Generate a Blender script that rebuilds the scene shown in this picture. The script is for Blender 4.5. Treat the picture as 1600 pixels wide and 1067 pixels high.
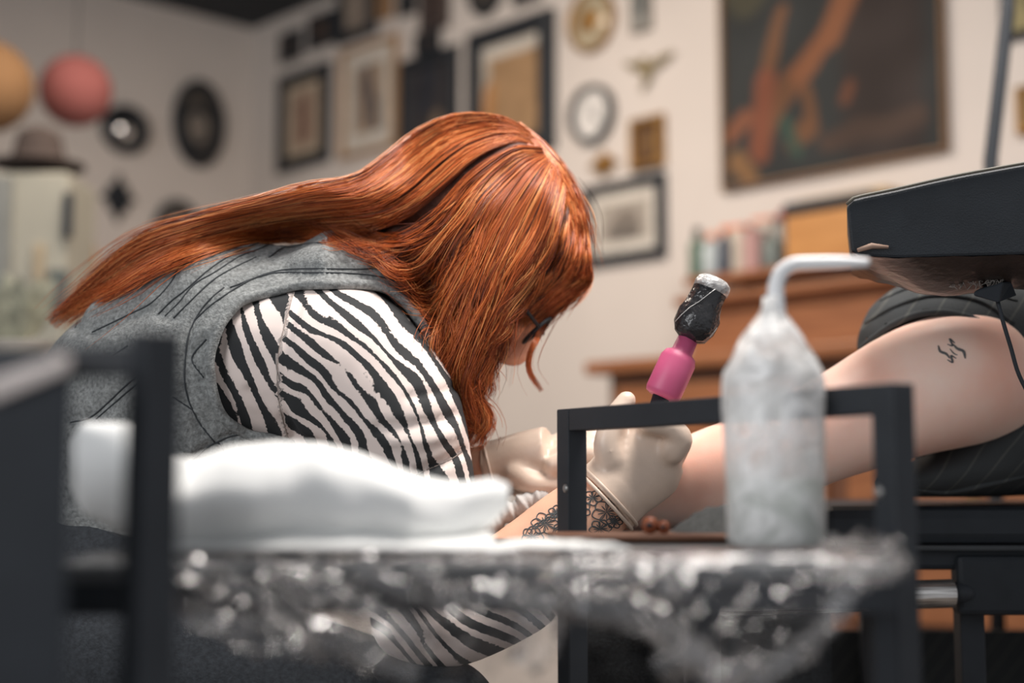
import bpy, bmesh, math, random
import numpy as np
from mathutils import Vector, Matrix, noise as mnoise
from mathutils.bvhtree import BVHTree

for o in list(bpy.data.objects):
    bpy.data.objects.remove(o)
random.seed(7); RNG = np.random.default_rng(7)
SC = bpy.context.scene
COL = SC.collection

# ------------------------------------------------------------------ camera, world, lights, exposure
F = 2222.0; EYE = 0.80; PITCH = math.radians(5.57)
cam_d = bpy.data.cameras.new('camera'); cam = bpy.data.objects.new('camera', cam_d); COL.objects.link(cam)
cam.location = (0, 0, EYE); cam.rotation_euler = (math.pi/2 + PITCH, 0, 0)
cam_d.sensor_width = 36; cam_d.lens = F/1600*36; cam_d.clip_start = 0.02
cam_d.dof.use_dof = True; cam_d.dof.focus_distance = 1.43; cam_d.dof.aperture_fstop = 1.9
SC.camera = cam
w = bpy.data.worlds.new('world'); SC.world = w; w.use_nodes = True
bg = w.node_tree.nodes['Background']; bg.inputs[0].default_value = (0.93, 0.95, 1.0, 1); bg.inputs[1].default_value = 0.43
vs = SC.view_settings; vs.view_transform = 'Standard'; vs.look = 'None'; vs.gamma = 1; vs.exposure = 0.15; vs.use_curve_mapping = False
def area(name, loc, target, size, power, col=(1, 1, 1), size_y=None):
    l = bpy.data.lights.new(name, 'AREA'); l.energy = power; l.color = col; l.size = size
    if size_y: l.shape = 'RECTANGLE'; l.size_y = size_y
    o = bpy.data.objects.new(name, l); COL.objects.link(o); o.location = loc
    o.rotation_euler = (Vector(target)-Vector(loc)).to_track_quat('-Z', 'Y').to_euler()
    return o
area('ceiling_lamp_far', (-0.7, 3.2, 2.5), (-0.3, 3.6, 0.9), 0.9, 36, (1.0, 0.85, 0.72))
area('ceiling_lamp_near', (0.55, 1.35, 2.4), (0.40, 1.55, 0.8), 0.8, 52, (1.0, 0.94, 0.89))
area('left_fill_light', (-2.6, -1.2, 1.9), (0.2, 1.8, 0.9), 1.8, 52, (0.97, 0.98, 1.0))  # unseen area light added to brighten the right wall and her front

CA, SA = math.cos(PITCH), math.sin(PITCH)
def ray(px, py):
    a = (px-800)/F; b = (533.5-py)/F
    return Vector((a, CA-b*SA, SA+b*CA))
def P(px, py, d):
    r = ray(px, py); return Vector((0, 0, EYE)) + r*(d/r.y)
def proj(v):
    x, y, z = v[0], v[1], v[2]-EYE
    dep = y*CA+z*SA; up = -y*SA+z*CA
    return 800+F*x/dep, 533.5-F*up/dep
def proj_np(V):
    x, y, z = V[:, 0], V[:, 1], V[:, 2]-EYE
    dep = y*CA+z*SA; up = -y*SA+z*CA
    return 800+F*x/dep, 533.5-F*up/dep

# ------------------------------------------------------------------ materials
MATS = {}
def mat(name, col, rough=0.6, metal=0.0, var=0.12, scale=30.0, bump=0.0, bscale=200.0, spec=0.5, sub=0.0, trans=0.0, coat=0.0, emit=0.0):
    if name in MATS: return MATS[name]
    m = bpy.data.materials.new(name); m.use_nodes = True; MATS[name] = m
    nt = m.node_tree; b = nt.nodes['Principled BSDF']
    tc = nt.nodes.new('ShaderNodeTexCoord'); n = nt.nodes.new('ShaderNodeTexNoise'); n.inputs['Scale'].default_value = scale
    n.inputs['Detail'].default_value = 4
    nt.links.new(tc.outputs['Object'], n.inputs['Vector'])
    r = nt.nodes.new('ShaderNodeValToRGB')
    r.color_ramp.elements[0].position = 0.3; r.color_ramp.elements[1].position = 0.7
    r.color_ramp.elements[0].color = tuple(c*(1-var) for c in col)+(1,)
    r.color_ramp.elements[1].color = tuple(min(1, c*(1+var)) for c in col)+(1,)
    nt.links.new(n.outputs['Fac'], r.inputs['Fac']); nt.links.new(r.outputs['Color'], b.inputs['Base Color'])
    b.inputs['Roughness'].default_value = rough; b.inputs['Metallic'].default_value = metal
    b.inputs['Specular IOR Level'].default_value = spec
    if sub: b.inputs['Subsurface Weight'].default_value = sub; b.inputs['Subsurface Radius'].default_value = (1, .35, .2); b.inputs['Subsurface Scale'].default_value = 0.01
    if trans: b.inputs['Transmission Weight'].default_value = trans
    if coat: b.inputs['Coat Weight'].default_value = coat
    if bump:
        n2 = nt.nodes.new('ShaderNodeTexNoise'); n2.inputs['Scale'].default_value = bscale; n2.inputs['Detail'].default_value = 3
        nt.links.new(tc.outputs['Object'], n2.inputs['Vector'])
        bp = nt.nodes.new('ShaderNodeBump'); bp.inputs['Strength'].default_value = bump; bp.inputs['Distance'].default_value = 0.004
        nt.links.new(n2.outputs['Fac'], bp.inputs['Height']); nt.links.new(bp.outputs['Normal'], b.inputs['Normal'])
    return m
def srgb(r, g, b):
    f = lambda c: ((c/255+0.055)/1.055)**2.4 if c > 10 else c/255/12.92
    return (f(r), f(g), f(b))
def wood(name, c1, c2, scale=6):
    if name in MATS: return MATS[name]
    m = mat(name, c1, 0.45)
    nt = m.node_tree; b = nt.nodes['Principled BSDF']
    tc = nt.nodes.new('ShaderNodeTexCoord'); mp = nt.nodes.new('ShaderNodeMapping'); mp.inputs['Scale'].default_value = (scale*0.3, scale*0.3, scale*4)
    n = nt.nodes.new('ShaderNodeTexNoise'); n.inputs['Scale'].default_value = 3; n.inputs['Detail'].default_value = 6; n.inputs['Distortion'].default_value = 1
    r = nt.nodes.new('ShaderNodeValToRGB'); r.color_ramp.elements[0].position = .35; r.color_ramp.elements[1].position = .65
    r.color_ramp.elements[0].color = (*c1, 1); r.color_ramp.elements[1].color = (*c2, 1)
    nt.links.new(tc.outputs['Object'], mp.inputs['Vector']); nt.links.new(mp.outputs['Vector'], n.inputs['Vector'])
    nt.links.new(n.outputs['Fac'], r.inputs['Fac']); nt.links.new(r.outputs['Color'], b.inputs['Base Color'])
    return m
def attr_mat(name, attr='Col', rough=0.6, spec=0.4):
    if name in MATS: return MATS[name]
    m = mat(name, (.5, .5, .5), rough, spec=spec); nt = m.node_tree
    a = nt.nodes.new('ShaderNodeAttribute'); a.attribute_name = attr
    nt.links.new(a.outputs['Color'], nt.nodes['Principled BSDF'].inputs['Base Color'])
    return m
BLK = (0.034, 0.040, 0.048)
M_black = mat('black_paint', (0.021, 0.025, 0.031), 0.55, bump=0.08, bscale=500, spec=.25)
M_blackmetal = mat('black_powder_coat', (0.024, 0.028, 0.034), 0.5, bump=0.05, bscale=900, spec=.3)
M_vinyl = mat('black_vinyl', (0.018, 0.022, 0.027), 0.5, bump=0.25, bscale=700, spec=.3)
M_wall = mat('wall_plaster', (0.65, 0.595, 0.55), 0.9, var=0.03, scale=3, bump=0.05, bscale=60)
M_ceil = mat('black_ceiling', (0.030, 0.036, 0.044), 0.9)
M_gold = mat('aged_gold', srgb(150, 112, 60), 0.45, metal=0.4, var=.25)
M_tan = mat('tan_wood', srgb(160, 125, 88), 0.6, var=.2)
M_white = mat('white_paper', (0.88, 0.89, 0.88), 0.9, var=0.03, bump=0.05, bscale=120)
M_skin = mat('skin', srgb(232, 178, 150), 0.5, var=0.06, scale=40, sub=0.15, bump=0.03, bscale=600)
M_glove = mat('white_latex', srgb(222, 200, 182), 0.38, var=0.06, scale=40, bump=0.12, bscale=60)
M_denim = mat('grey_denim', (0.225, 0.235, 0.232), 0.9, var=0.40, scale=260, bump=0.35, bscale=420)
M_denim_dark = mat('dark_denim', (0.038, 0.043, 0.05), 0.9, var=0.3, scale=220, bump=0.3, bscale=400)
M_seam = mat('seam_thread', (0.045, 0.05, 0.055), 0.9)
M_ink = mat('tattoo_ink', (0.075, 0.078, 0.08), 0.7)

# ------------------------------------------------------------------ object helpers
def meshobj(name, verts, faces, m, parent=None, smooth=True):
    me = bpy.data.meshes.new(name); me.from_pydata([tuple(v) for v in verts], [], faces); me.update()
    if smooth: me.polygons.foreach_set('use_smooth', [True]*len(me.polygons))
    o = bpy.data.objects.new(name, me); COL.objects.link(o)
    if m: me.materials.append(m)
    if parent: o.parent = parent; o.matrix_parent_inverse = parent.matrix_world.inverted() if False else Matrix.Translation(-Vector(parent.location))
    return o
def tag(o, label=None, cat=None, group=None, kind=None):
    if label: o['label'] = label
    if cat: o['category'] = cat
    if group: o['group'] = group
    if kind: o['kind'] = kind
    return o
def thing(name, loc, label, cat, group=None):
    o = bpy.data.objects.new(name, None); COL.objects.link(o); o.location = loc; o.empty_display_size = .05
    return tag(o, label, cat, group)
class MB:
    def __init__(s): s.v = []; s.f = []
    def add(s, v, f):
        k = len(s.v); s.v += [Vector(q) for q in v]; s.f += [[i+k for i in q] for q in f]; return s
    def hexa(s, p):       # 8 points: bottom 4, top 4
        return s.add(p, [(3, 2, 1, 0), (4, 5, 6, 7), (0, 1, 5, 4), (1, 2, 6, 5), (2, 3, 7, 6), (3, 0, 4, 7)])
    def box(s, c, ax, ay, az, sx, sy, sz):
        c = Vector(c); X = Vector(ax)*sx/2; Y = Vector(ay)*sy/2; Z = Vector(az)*sz/2
        return s.hexa([c-X-Y-Z, c+X-Y-Z, c+X+Y-Z, c-X+Y-Z, c-X-Y+Z, c+X-Y+Z, c+X+Y+Z, c-X+Y+Z])
    def tube(s, pts, radii, n=12, caps=True, up=None, ratio=1.0, round_caps=False):
        pts = [Vector(p) for p in pts]
        if not hasattr(radii, '__len__'): radii = [radii]*len(pts)
        T = []
        for i in range(len(pts)):
            a = pts[max(0, i-1)]; b = pts[min(len(pts)-1, i+1)]; T.append((b-a).normalized())
        ref = Vector(up) if up is not None else (Vector((0, 1, 0)) if abs(T[0].y) < .9 else Vector((1, 0, 0)))
        rings = []
        def ring(c, t, r):
            nonlocal ref
            e2 = (ref - t*ref.dot(t))
            e2 = e2.normalized() if e2.length > 1e-6 else t.orthogonal().normalized()
            e1 = t.cross(e2)
            if up is None: ref = e2
            rr = r if hasattr(r, '__len__') else (r, r*ratio)
            rings.append([c+e1*(math.cos(2*math.pi*k/n)*rr[0])+e2*(math.sin(2*math.pi*k/n)*rr[1]) for k in range(n)])
        def sc(r, k): return (r[0]*k, r[1]*k) if hasattr(r, '__len__') else r*k
        def mn(r): return min(r) if hasattr(r, '__len__') else r
        if round_caps:
            for a in (75, 50, 25):
                ring(pts[0]-T[0]*mn(radii[0])*math.sin(math.radians(a)), T[0], sc(radii[0], math.cos(math.radians(a))))
        for p, t, r in zip(pts, T, radii): ring(p, t, r)
        if round_caps:
            for a in (25, 50, 75):
                ring(pts[-1]+T[-1]*mn(radii[-1])*math.sin(math.radians(a)), T[-1], sc(radii[-1], math.cos(math.radians(a))))
        k = len(s.v); m = len(rings)
        for r in rings: s.v += r
        for i in range(m-1):
            for j in range(n):
                s.f.append([k+i*n+j, k+i*n+(j+1) % n, k+(i+1)*n+(j+1) % n, k+(i+1)*n+j])
        if caps:
            s.f.append([k+j for j in range(n)][::-1]); s.f.append([k+(m-1)*n+j for j in range(n)])
        return s
    def lathe(s, c, prof, axis=(0, 0, 1), n=32, sx=1.0, X=None):
        axis = Vector(axis).normalized(); X = Vector(X) if X is not None else axis.orthogonal().normalized(); Y = axis.cross(X)
        k = len(s.v); c = Vector(c)
        for (r, h) in prof:
            s.v += [c+axis*h+X*(r*sx*math.cos(2*math.pi*j/n))+Y*(r*math.sin(2*math.pi*j/n)) for j in range(n)]
        for i in range(len(prof)-1):
            for j in range(n):
                s.f.append([k+i*n+j, k+i*n+(j+1) % n, k+(i+1)*n+(j+1) % n, k+(i+1)*n+j])
        s.f.append([k+j for j in range(n)][::-1]); s.f.append([k+(len(prof)-1)*n+j for j in range(n)])
        return s
    def build(s, name, m, parent=None, smooth=False, bevel=0, kind=None):
        o = meshobj(name, s.v, s.f, m, parent, smooth)
        bm = bmesh.new(); bm.from_mesh(o.data); bmesh.ops.recalc_face_normals(bm, faces=bm.faces); bm.to_mesh(o.data); bm.free()
        if bevel:
            md = o.modifiers.new('bevel', 'BEVEL'); md.width = bevel; md.segments = 2; md.limit_method = 'ANGLE'
        if kind: o['kind'] = kind
        return o
def catmull(pts, n):
    pts = np.array(pts, float); m = len(pts)
    ext = np.vstack([2*pts[0]-pts[1], pts, 2*pts[-1]-pts[-2]])
    seg = np.linalg.norm(np.diff(pts, axis=0), axis=1); cum = np.concatenate([[0], np.cumsum(seg)])
    out = []
    for t in np.linspace(0, cum[-1], n):
        i = min(int(np.searchsorted(cum, t, side='right')-1), m-2); u = (t-cum[i])/max(seg[i], 1e-9)
        p0, p1, p2, p3 = ext[i], ext[i+1], ext[i+2], ext[i+3]
        out.append(.5*((2*p1)+(-p0+p2)*u+(2*p0-5*p1+4*p2-p3)*u*u+(-p0+3*p1-3*p2+p3)*u**3))
    return np.array(out)
def limb(mb, pts, n=20, steps=None, flat=False):
    """pts: (px, py, depth, r_px, depth radius in m or None)"""
    Q = catmull([(p[0], p[1], p[2], p[3]*p[2]/F, (p[4] if len(p) > 4 and p[4] else p[3]*p[2]/F)) for p in pts], steps or max(6, len(pts)*5))
    mb.tube([P(q[0], q[1], q[2]) for q in Q], [(max(q[3], .002), max(q[4], .002)) for q in Q], n=n, up=(0, 1, 0), round_caps=not flat)
def solid(name, mb, voxel, smooth=6):
    me = bpy.data.meshes.new(name); me.from_pydata([tuple(v) for v in mb.v], [], mb.f); me.update()
    bm = bmesh.new(); bm.from_mesh(me); bmesh.ops.recalc_face_normals(bm, faces=bm.faces); bm.to_mesh(me); bm.free()
    o = bpy.data.objects.new(name+'_tmp', me); COL.objects.link(o)
    r = o.modifiers.new('r', 'REMESH'); r.mode = 'VOXEL'; r.voxel_size = voxel; r.use_smooth_shade = True
    s = o.modifiers.new('s', 'SMOOTH'); s.factor = .5; s.iterations = smooth
    dg = bpy.context.evaluated_depsgraph_get(); dg.update()
    out = bpy.data.meshes.new_from_object(o.evaluated_get(dg)); out.name = name
    bpy.data.objects.remove(o)
    return out
def meobj(name, me, m, parent=None):
    o = bpy.data.objects.new(name, me); COL.objects.link(o); me.materials.clear(); me.materials.append(m)
    me.polygons.foreach_set('use_smooth', [True]*len(me.polygons))
    if parent: o.parent = parent; o.matrix_parent_inverse = Matrix.Translation(-Vector(parent.location))
    return o
def verts_np(me):
    a = np.empty(len(me.vertices)*3, np.float32); me.vertices.foreach_get('co', a); return a.reshape(-1, 3)
def bvh_of(me):
    return BVHTree.FromPolygons([v.co[:] for v in me.vertices], [p.vertices[:] for p in me.polygons])
def cast(tree, px, py):
    o = Vector((0, 0, EYE)); d = ray(px, py).normalized()
    return tree.ray_cast(o, d)
def in_poly(x, y, poly):
    inside = np.zeros(len(x), bool); n = len(poly); j = n-1
    for i in range(n):
        xi, yi = poly[i]; xj, yj = poly[j]
        c = ((yi > y) != (yj > y)) & (x < (xj-xi)*(y-yi)/(yj-yi+1e-12)+xi); inside ^= c; j = i
    return inside
def surf_line(mb, tree, pts, r, lift=0.0, n=None, taper=False):
    """a thin cord laid on a surface along a line seen from the front"""
    Q = catmull(pts, n or max(4, len(pts)*6)); out = []
    for q in Q:
        h = cast(tree, q[0], q[1])
        if h[0] is not None: out.append(h[0]+h[1]*lift*(1 if h[1].dot(ray(q[0], q[1])) < 0 else -1))
    if len(out) > 2:
        rr = [r*(0.35+0.65*math.sin(math.pi*(i+.5)/len(out))) if taper else r for i in range(len(out))]
        mb.tube(out, rr, n=6)

# ------------------------------------------------------------------ room shell
CORNER = P(395, 45, 6.0); CEIL = CORNER.z
EW = Vector((.689, -.725, 0)); NW = Vector((-.725, -.689, 0))     # right wall: along, normal
EL = Vector((-.725, -.689, 0)); NL = Vector((.689, -.725, 0))     # left wall
C0 = Vector((CORNER.x, CORNER.y, 0))
def wall_hit(px, py, n):
    o = Vector((0, 0, EYE)); r = ray(px, py); t = (C0-o).dot(n)/r.dot(n); return o+r*t
def WR(px, py): h = wall_hit(px, py, NW); return (h-C0).dot(EW), h.z
def WL(px, py): h = wall_hit(px, py, NL); return (h-C0).dot(EL), h.z
def wallbox(name, E, N, length):
    c = C0+E*length/2-N*.06+Vector((0, 0, CEIL/2))
    return tag(MB().box(c, E, N, (0, 0, 1), length+.12, .12, CEIL).build(name, M_wall), kind='structure')
tag(wallbox('wall_right', EW, NW, 6.0), 'off-white plaster wall hung with many framed pictures')
tag(wallbox('wall_left', EL, NL, 5.2), 'shaded plaster wall with round mirrors and paper balls')
cc = C0+EW*2.5+EL*2.5
tag(MB().box((cc.x, cc.y, -.05), EW, NW, (0, 0, 1), 7.2, 7.2, .1).build('floor', mat('floor_vinyl', srgb(110, 100, 92), .5)), kind='structure')
tag(MB().box((cc.x, cc.y, CEIL+.05), EW, NW, (0, 0, 1), 7.2, 7.2, .1).build('ceiling', M_ceil), kind='structure')

# ------------------------------------------------------------------ wall pictures
Z = Vector((0, 0, 1))
def rect_frame(name, label, cat, E, N, s0, s1, z0, z1, fw, dep, fm, inner, pic_fn=None, mat_w=0.0, mat_m=None, group=None, pic_m=None):
    base = C0+E*((s0+s1)/2)+Z*z0+N*.002
    t = thing(name, base, label, cat, group)
    o_ = lambda s, z, d: C0+E*s+Z*z+N*d
    mb = MB()
    A = [(s0, z0), (s1, z0), (s1, z1), (s0, z1)]; B = [(s0+fw, z0+fw), (s1-fw, z0+fw), (s1-fw, z1-fw), (s0+fw, z1-fw)]
    rings = [[o_(s, z, .002) for s, z in A], [o_(s, z, dep*.75) for s, z in A],
             [o_(s+(b[0]-s)*.25, z+(b[1]-z)*.25, dep) for (s, z), b in zip(A, B)],
             [o_(s+(b[0]-s)*.8, z+(b[1]-z)*.8, dep*.9) for (s, z), b in zip(A, B)], [o_(s, z, dep*.35) for s, z in B], [o_(s, z, .002) for s, z in B]]
    k = 4; v = [p for r in rings for p in r]; f = []
    for i in range(len(rings)):
        for j in range(4):
            a = i*4; b = ((i+1) % len(rings))*4
            f.append([a+j, a+(j+1) % 4, b+(j+1) % 4, b+j])
    mb.add(v, f); mb.build('frame', fm, t)
    bx = lambda a0, a1, b0, b1, d0, d1: MB().hexa([o_(a0, b0, d0), o_(a1, b0, d0), o_(a1, b0, d1), o_(a0, b0, d1), o_(a0, b1, d0), o_(a1, b1, d0), o_(a1, b1, d1), o_(a0, b1, d1)])
    if mat_w:
        bx(s0+fw, s1-fw, z0+fw, z1-fw, .003, dep*.30).build('mount', mat_m, t)
    m0, m1, n0, n1 = s0+fw+mat_w, s1-fw-mat_w, z0+fw+mat_w, z1-fw-mat_w
    if pic_fn is None:
        bx(m0, m1, n0, n1, .003, dep*.34).build('picture', inner, t)
    else:
        paint(t, E, N, m0, m1, n0, n1, dep*.36, pic_fn)
    return t
def paint(t, E, N, s0, s1, z0, z1, d, fn, n=70):
    vs_, fs, cols = [], [], []
    ny = max(8, int(n*(z1-z0)/(s1-s0)))
    for j in range(ny+1):
        for i in range(n+1):
            u, v = i/n, j/ny
            vs_.append(C0+E*(s0+(s1-s0)*u)+Z*(z0+(z1-z0)*v)+N*d); cols.append(fn(u, v))
    for j in range(ny):
        for i in range(n):
            a = j*(n+1)+i; fs.append([a, a+1, a+n+2, a+n+1])
    o = meshobj('picture', vs_, fs, attr_mat('painted_canvas', rough=.8, spec=.1), t)
    ca = o.data.color_attributes.new('Col', 'FLOAT_COLOR', 'POINT')
    ca.data.foreach_set('color', [c for q in cols for c in (*q, 1.0)])
    return o
def bounds(Wf, x0, x1, y0, y1):
    xm, ym = (x0+x1)/2, (y0+y1)/2
    return sorted((Wf(x0, ym)[0], Wf(x1, ym)[0])) + [Wf(xm, y1)[1], Wf(xm, y0)[1]]
def seg_d(u, v, a, b):
    ax, ay = a; bx_, by = b; dx, dy = bx_-ax, by-ay
    t = max(0, min(1, ((u-ax)*dx+(v-ay)*dy)/(dx*dx+dy*dy+1e-9)))
    return math.hypot(u-ax-dx*t, v-ay-dy*t)
def mixc(a, b, k): return tuple(a[i]+(b[i]-a[i])*k for i in range(3))
def blobs(bgc, items, nz=.25):
    def fn(u, v):
        q = mnoise.noise((u*5, v*5, 3.1)); c = tuple(x*(1+nz*q) for x in bgc)
        for a, b, r, colr in items:
            d = seg_d(u+.02*q, v+.02*mnoise.noise((u*7, v*7, 9)), a, b)
            k = max(0, min(1, (r-d)/(r*.35)))
            c = mixc(c, tuple(x*(1+.3*q) for x in colr), k)
        return c
    return fn
# large dark canvas
sk, sk2 = srgb(126, 86, 64), srgb(106, 78, 60)
big = blobs(srgb(58, 60, 60), [((.1, .75), (.45, 1.0), .13, srgb(84, 82, 70)), ((.75, .1), (.75, 1), .22, srgb(62, 56, 54)),
      ((.62, 1.0), (.64, .66), .075, sk), ((.64, .68), (.52, .48), .07, sk), ((.52, .48), (.30, .32), .06, sk), ((.30, .32), (.17, .14), .055, sk2),
      ((.30, .62), (.20, .36), .04, sk2), ((.20, .36), (.17, .12), .06, srgb(122, 78, 62)), ((.42, .92), (.44, .72), .05, srgb(128, 88, 62)),
      ((.03, .20), (.10, .24), .05, srgb(124, 84, 66)), ((.34, .12), (.42, .16), .05, sk2), ((.42, .2), (.4, .3), .035, sk2), ((.06, .08), (.12, .02), .05, srgb(120, 92, 66)),
      ((.30, .2), (.36, .07), .03, srgb(60, 78, 70)), ((.58, .24), (.60, .28), .03, srgb(104, 72, 58)), ((.5, .1), (.9, .12), .05, srgb(78, 66, 60))])
b = bounds(WR, 1130, 1480, -175, 270)
rect_frame('painting', 'large dark painting with orange limb-like shapes on a pale wall', 'painting', EW, NW, b[0], b[1], b[2], b[3], .014, .03, mat('thin_brown_edge', srgb(120, 92, 66), .6), None, big)
def pf(name, label, x0, x1, y0, y1, fw, fm, bgc, items, mw=0, mm=None, Wf=WR, E=EW, N=NW, dep=.03, cat='picture frame'):
    b = bounds(Wf, x0, x1, y0, y1)
    rect_frame(name, label, cat, E, N, b[0], b[1], b[2], b[3], fw, dep, fm, None, blobs(bgc, items), mw, mm)
M_cream = mat('cream_mount', srgb(188, 172, 150), .9)
M_creamp = mat('pale_mount', srgb(206, 200, 190), .9)
pf('picture_frame', 'black wooden frame with a cream mount and small brown figure print', 439, 518, 110, 262, .055, M_black, srgb(182, 160, 140), [((.5, .25), (.5, .75), .25, srgb(130, 100, 88))], .03, M_cream)
pf('picture_frame', 'tan wooden frame with a pale mount and grey drawing', 537, 624, 68, 240, .022, M_tan, srgb(172, 152, 132), [((.35, .2), (.35, .85), .16, srgb(112, 102, 98)), ((.6, .5), (.45, .9), .14, srgb(104, 96, 94)), ((.75, .1), (.72, .35), .16, srgb(92, 90, 92))], .06, M_creamp)
pf('picture_frame', 'dark framed picture, nearly black, above the red hair', 630, 719, 84, 250, .05, M_black, srgb(60, 58, 60), [((.6, .1), (.7, .3), .15, srgb(120, 104, 88)), ((.4, .6), (.5, .9), .25, srgb(50, 52, 58))])
pf('wall_mirror', 'tall black framed mirror with a painted reflection of a tan wall', 739, 870, 36, 246, .065, M_black, srgb(160, 130, 98), [((.05, 0), (.05, 1), .10, srgb(196, 186, 172)), ((0, .95), (1, .95), .10, srgb(200, 194, 184)), ((.1, .2), (.14, .55), .12, srgb(170, 124, 80))], cat='mirror', dep=.045)  # reflection painted in colours on the panel, nothing is mirrored
pf('picture_frame', 'black frame holding a grey engraving beside the red hair', 916, 1043, 282, 410, .034, M_black, srgb(168, 160, 150), [((.5, .3), (.55, .55), .32, srgb(128, 120, 112)), ((.3, .25), (.7, .2), .2, srgb(112, 106, 100))], .035, M_creamp)
pf('picture_frame', 'small gold frame with a dark icon picture', 990, 1041, 184, 264, .024, M_gold, srgb(84, 62, 50), [((.5, .3), (.5, .7), .22, srgb(128, 100, 66))])
pf('picture_frame', 'small narrow dark plaque near the black ceiling at the corner', 443, 474, 50, 96, .03, M_black, srgb(74, 66, 62), [((.5, .4), (.5, .6), .2, srgb(90, 80, 74))])
pf('picture_frame', 'dark square plaque second from the wall corner', 487, 526, 22, 74, .03, M_black, srgb(72, 62, 58), [((.5, .3), (.5, .7), .2, srgb(96, 80, 70))])
pf('picture_frame', 'black frame with pale centre cut by the top of the picture', 532, 592, -50, 62, .045, M_black, srgb(140, 128, 118), [((.2, .3), (.2, .8), .2, srgb(160, 146, 132))])
pf('picture_frame', 'slim brown frame at the top above the tan frame', 598, 616, -40, 30, .014, M_tan, srgb(120, 96, 84), [((.5, .4), (.5, .7), .3, srgb(104, 86, 78))])
pf('picture_frame', 'small black frame at top between two brown ones', 629, 652, -30, 24, .018, M_black, srgb(60, 60, 64), [((.5, .4), (.5, .7), .3, srgb(80, 76, 74))])
pf('picture_frame', 'brown carved plaque over the nearly black picture', 662, 704, -40, 48, .03, mat('dark_brown_wood', srgb(72, 60, 56), .6), srgb(64, 58, 58), [((.5, .3), (.5, .7), .25, srgb(84, 70, 64))])
pf('picture_frame', 'little dark square plaque hung just under the brown carved one', 655, 690, 50, 82, .02, M_black, srgb(60, 56, 56), [((.5, .4), (.5, .6), .2, srgb(76, 68, 64))])
pf('picture_frame', 'dark frame edge at the top right of the black mirror', 808, 848, -60, 6, .025, M_black, srgb(90, 80, 76), [((.5, .4), (.5, .6), .2, srgb(80, 74, 70))])
pf('picture_frame', 'small teal and dark picture at the top beside the oval plate', 992, 1020, -20, 50, .012, mat('pale_teal_edge', srgb(150, 146, 138), .6), srgb(150, 150, 146), [((.5, .55), (.5, .85), .3, srgb(58, 70, 76))])
pf('picture_frame', 'black frame with olive print at the top right edge', 1566, 1660, -120, 58, .02, M_black, srgb(150, 140, 104), [((.5, .4), (.5, .6), .3, srgb(120, 116, 90))])
pf('picture_frame', 'gold frame cut by the right edge of the photo', 1592, 1680, 130, 205, .02, M_gold, srgb(140, 126, 100), [((.5, .4), (.5, .6), .3, srgb(120, 100, 76))])
def oval(name, label, cat, Wf, E, N, x0, x1, y0, y1, ringw, dep, fm, im, bulge=0.0, extra=None):
    s0, s1, z0, z1 = bounds(Wf, x0, x1, y0, y1)
    c = C0+E*((s0+s1)/2)+Z*((z0+z1)/2)+N*.002; rz = (z1-z0)/2; rs = (s1-s0)/2
    t = thing(name, c-Z*rz, label, cat)
    n = 48; prof = [(1.0, 0), (1.0, dep*.6), (1-ringw*.3, dep), (1-ringw*.75, dep*.9), (1-ringw, dep*.4), (1-ringw, .001)]
    v = []; f = []
    for k, h in prof:
        v += [c+E*(rs*k*math.cos(2*math.pi*j/n))+Z*(rz*k*math.sin(2*math.pi*j/n))+N*h for j in range(n)]
    for i in range(len(prof)):
        for j in range(n):
            a = i*n; b = ((i+1) % len(prof))*n; f.append([a+j, a+(j+1) % n, b+(j+1) % n, b+j])
    MB().add(v, f).build('frame', fm, t, smooth=True)
    k = 1-ringw; v = []; f = []
    R = 8
    for i in range(R+1):
        q = i/R*k*1.02; v += [c+E*(rs*q*math.cos(2*math.pi*j/n))+Z*(rz*q*math.sin(2*math.pi*j/n))+N*(dep*.3+bulge*(1-(i/R)**2)) for j in range(n)]
    for i in range(R):
        for j in range(n): f.append([i*n+j, i*n+(j+1) % n, (i+1)*n+(j+1) % n, (i+1)*n+j])
    MB().add(v, f).build('face', im, t, smooth=True)
    if extra: extra(t, c, E, N, rs, rz, dep)
    return t
M_mirror = mat('mirror_glass', (.75, .75, .75), 0.08, metal=1.0, var=.02)
M_dial = mat('pale_dial', srgb(225, 222, 218), .4, var=.05)
M_oldphoto = mat('old_photograph', srgb(92, 86, 80), .35, var=.5, scale=9)
def dome(t, c, E, N, rs, rz, dep):
    pts = MB(); pts.lathe(c+N*dep*.3, [(rs*.55, 0), (rs*.5, .012), (rs*.3, .022), (rs*.05, .026)], axis=N, n=24); pts.build('boss', M_gold, t, smooth=True)
oval('wall_plate', 'oval gold-rimmed glass plate high on the wall beside the mirror', 'plate', WR, EW, NW, 894, 963, -14, 83, .16, .03, M_gold, mat('plate_glass', srgb(176, 166, 142), .12, var=.2, scale=12), .02, dome)
def hands(t, c, E, N, rs, rz, dep):
    for a, l in ((.5, .5), (2.2, .7)):
        MB().tube([c+N*(dep*.55), c+N*(dep*.55)+E*(rs*l*.8*math.sin(a))+Z*(rz*l*.8*math.cos(a))], .003, n=6).build('hand', M_black, t)
oval('wall_clock', 'round black-rimmed clock with pale dial above a gold ornament', 'clock', WR, EW, NW, 897, 963, 134, 226, .2, .035, M_black, M_dial, .004, hands)
oval('picture_frame', 'dark oval frame cut by the top of the photo beside the mirror', 'picture frame', WR, EW, NW, 736, 790, -70, 26, .3, .03, M_black, M_oldphoto)
oval('wall_mirror', 'small round black convex mirror with a bright glint on shaded wall', 'mirror', WL, EL, NL, 156, 229, 166, 241, .36, .05, M_black, M_mirror, .03)
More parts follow.
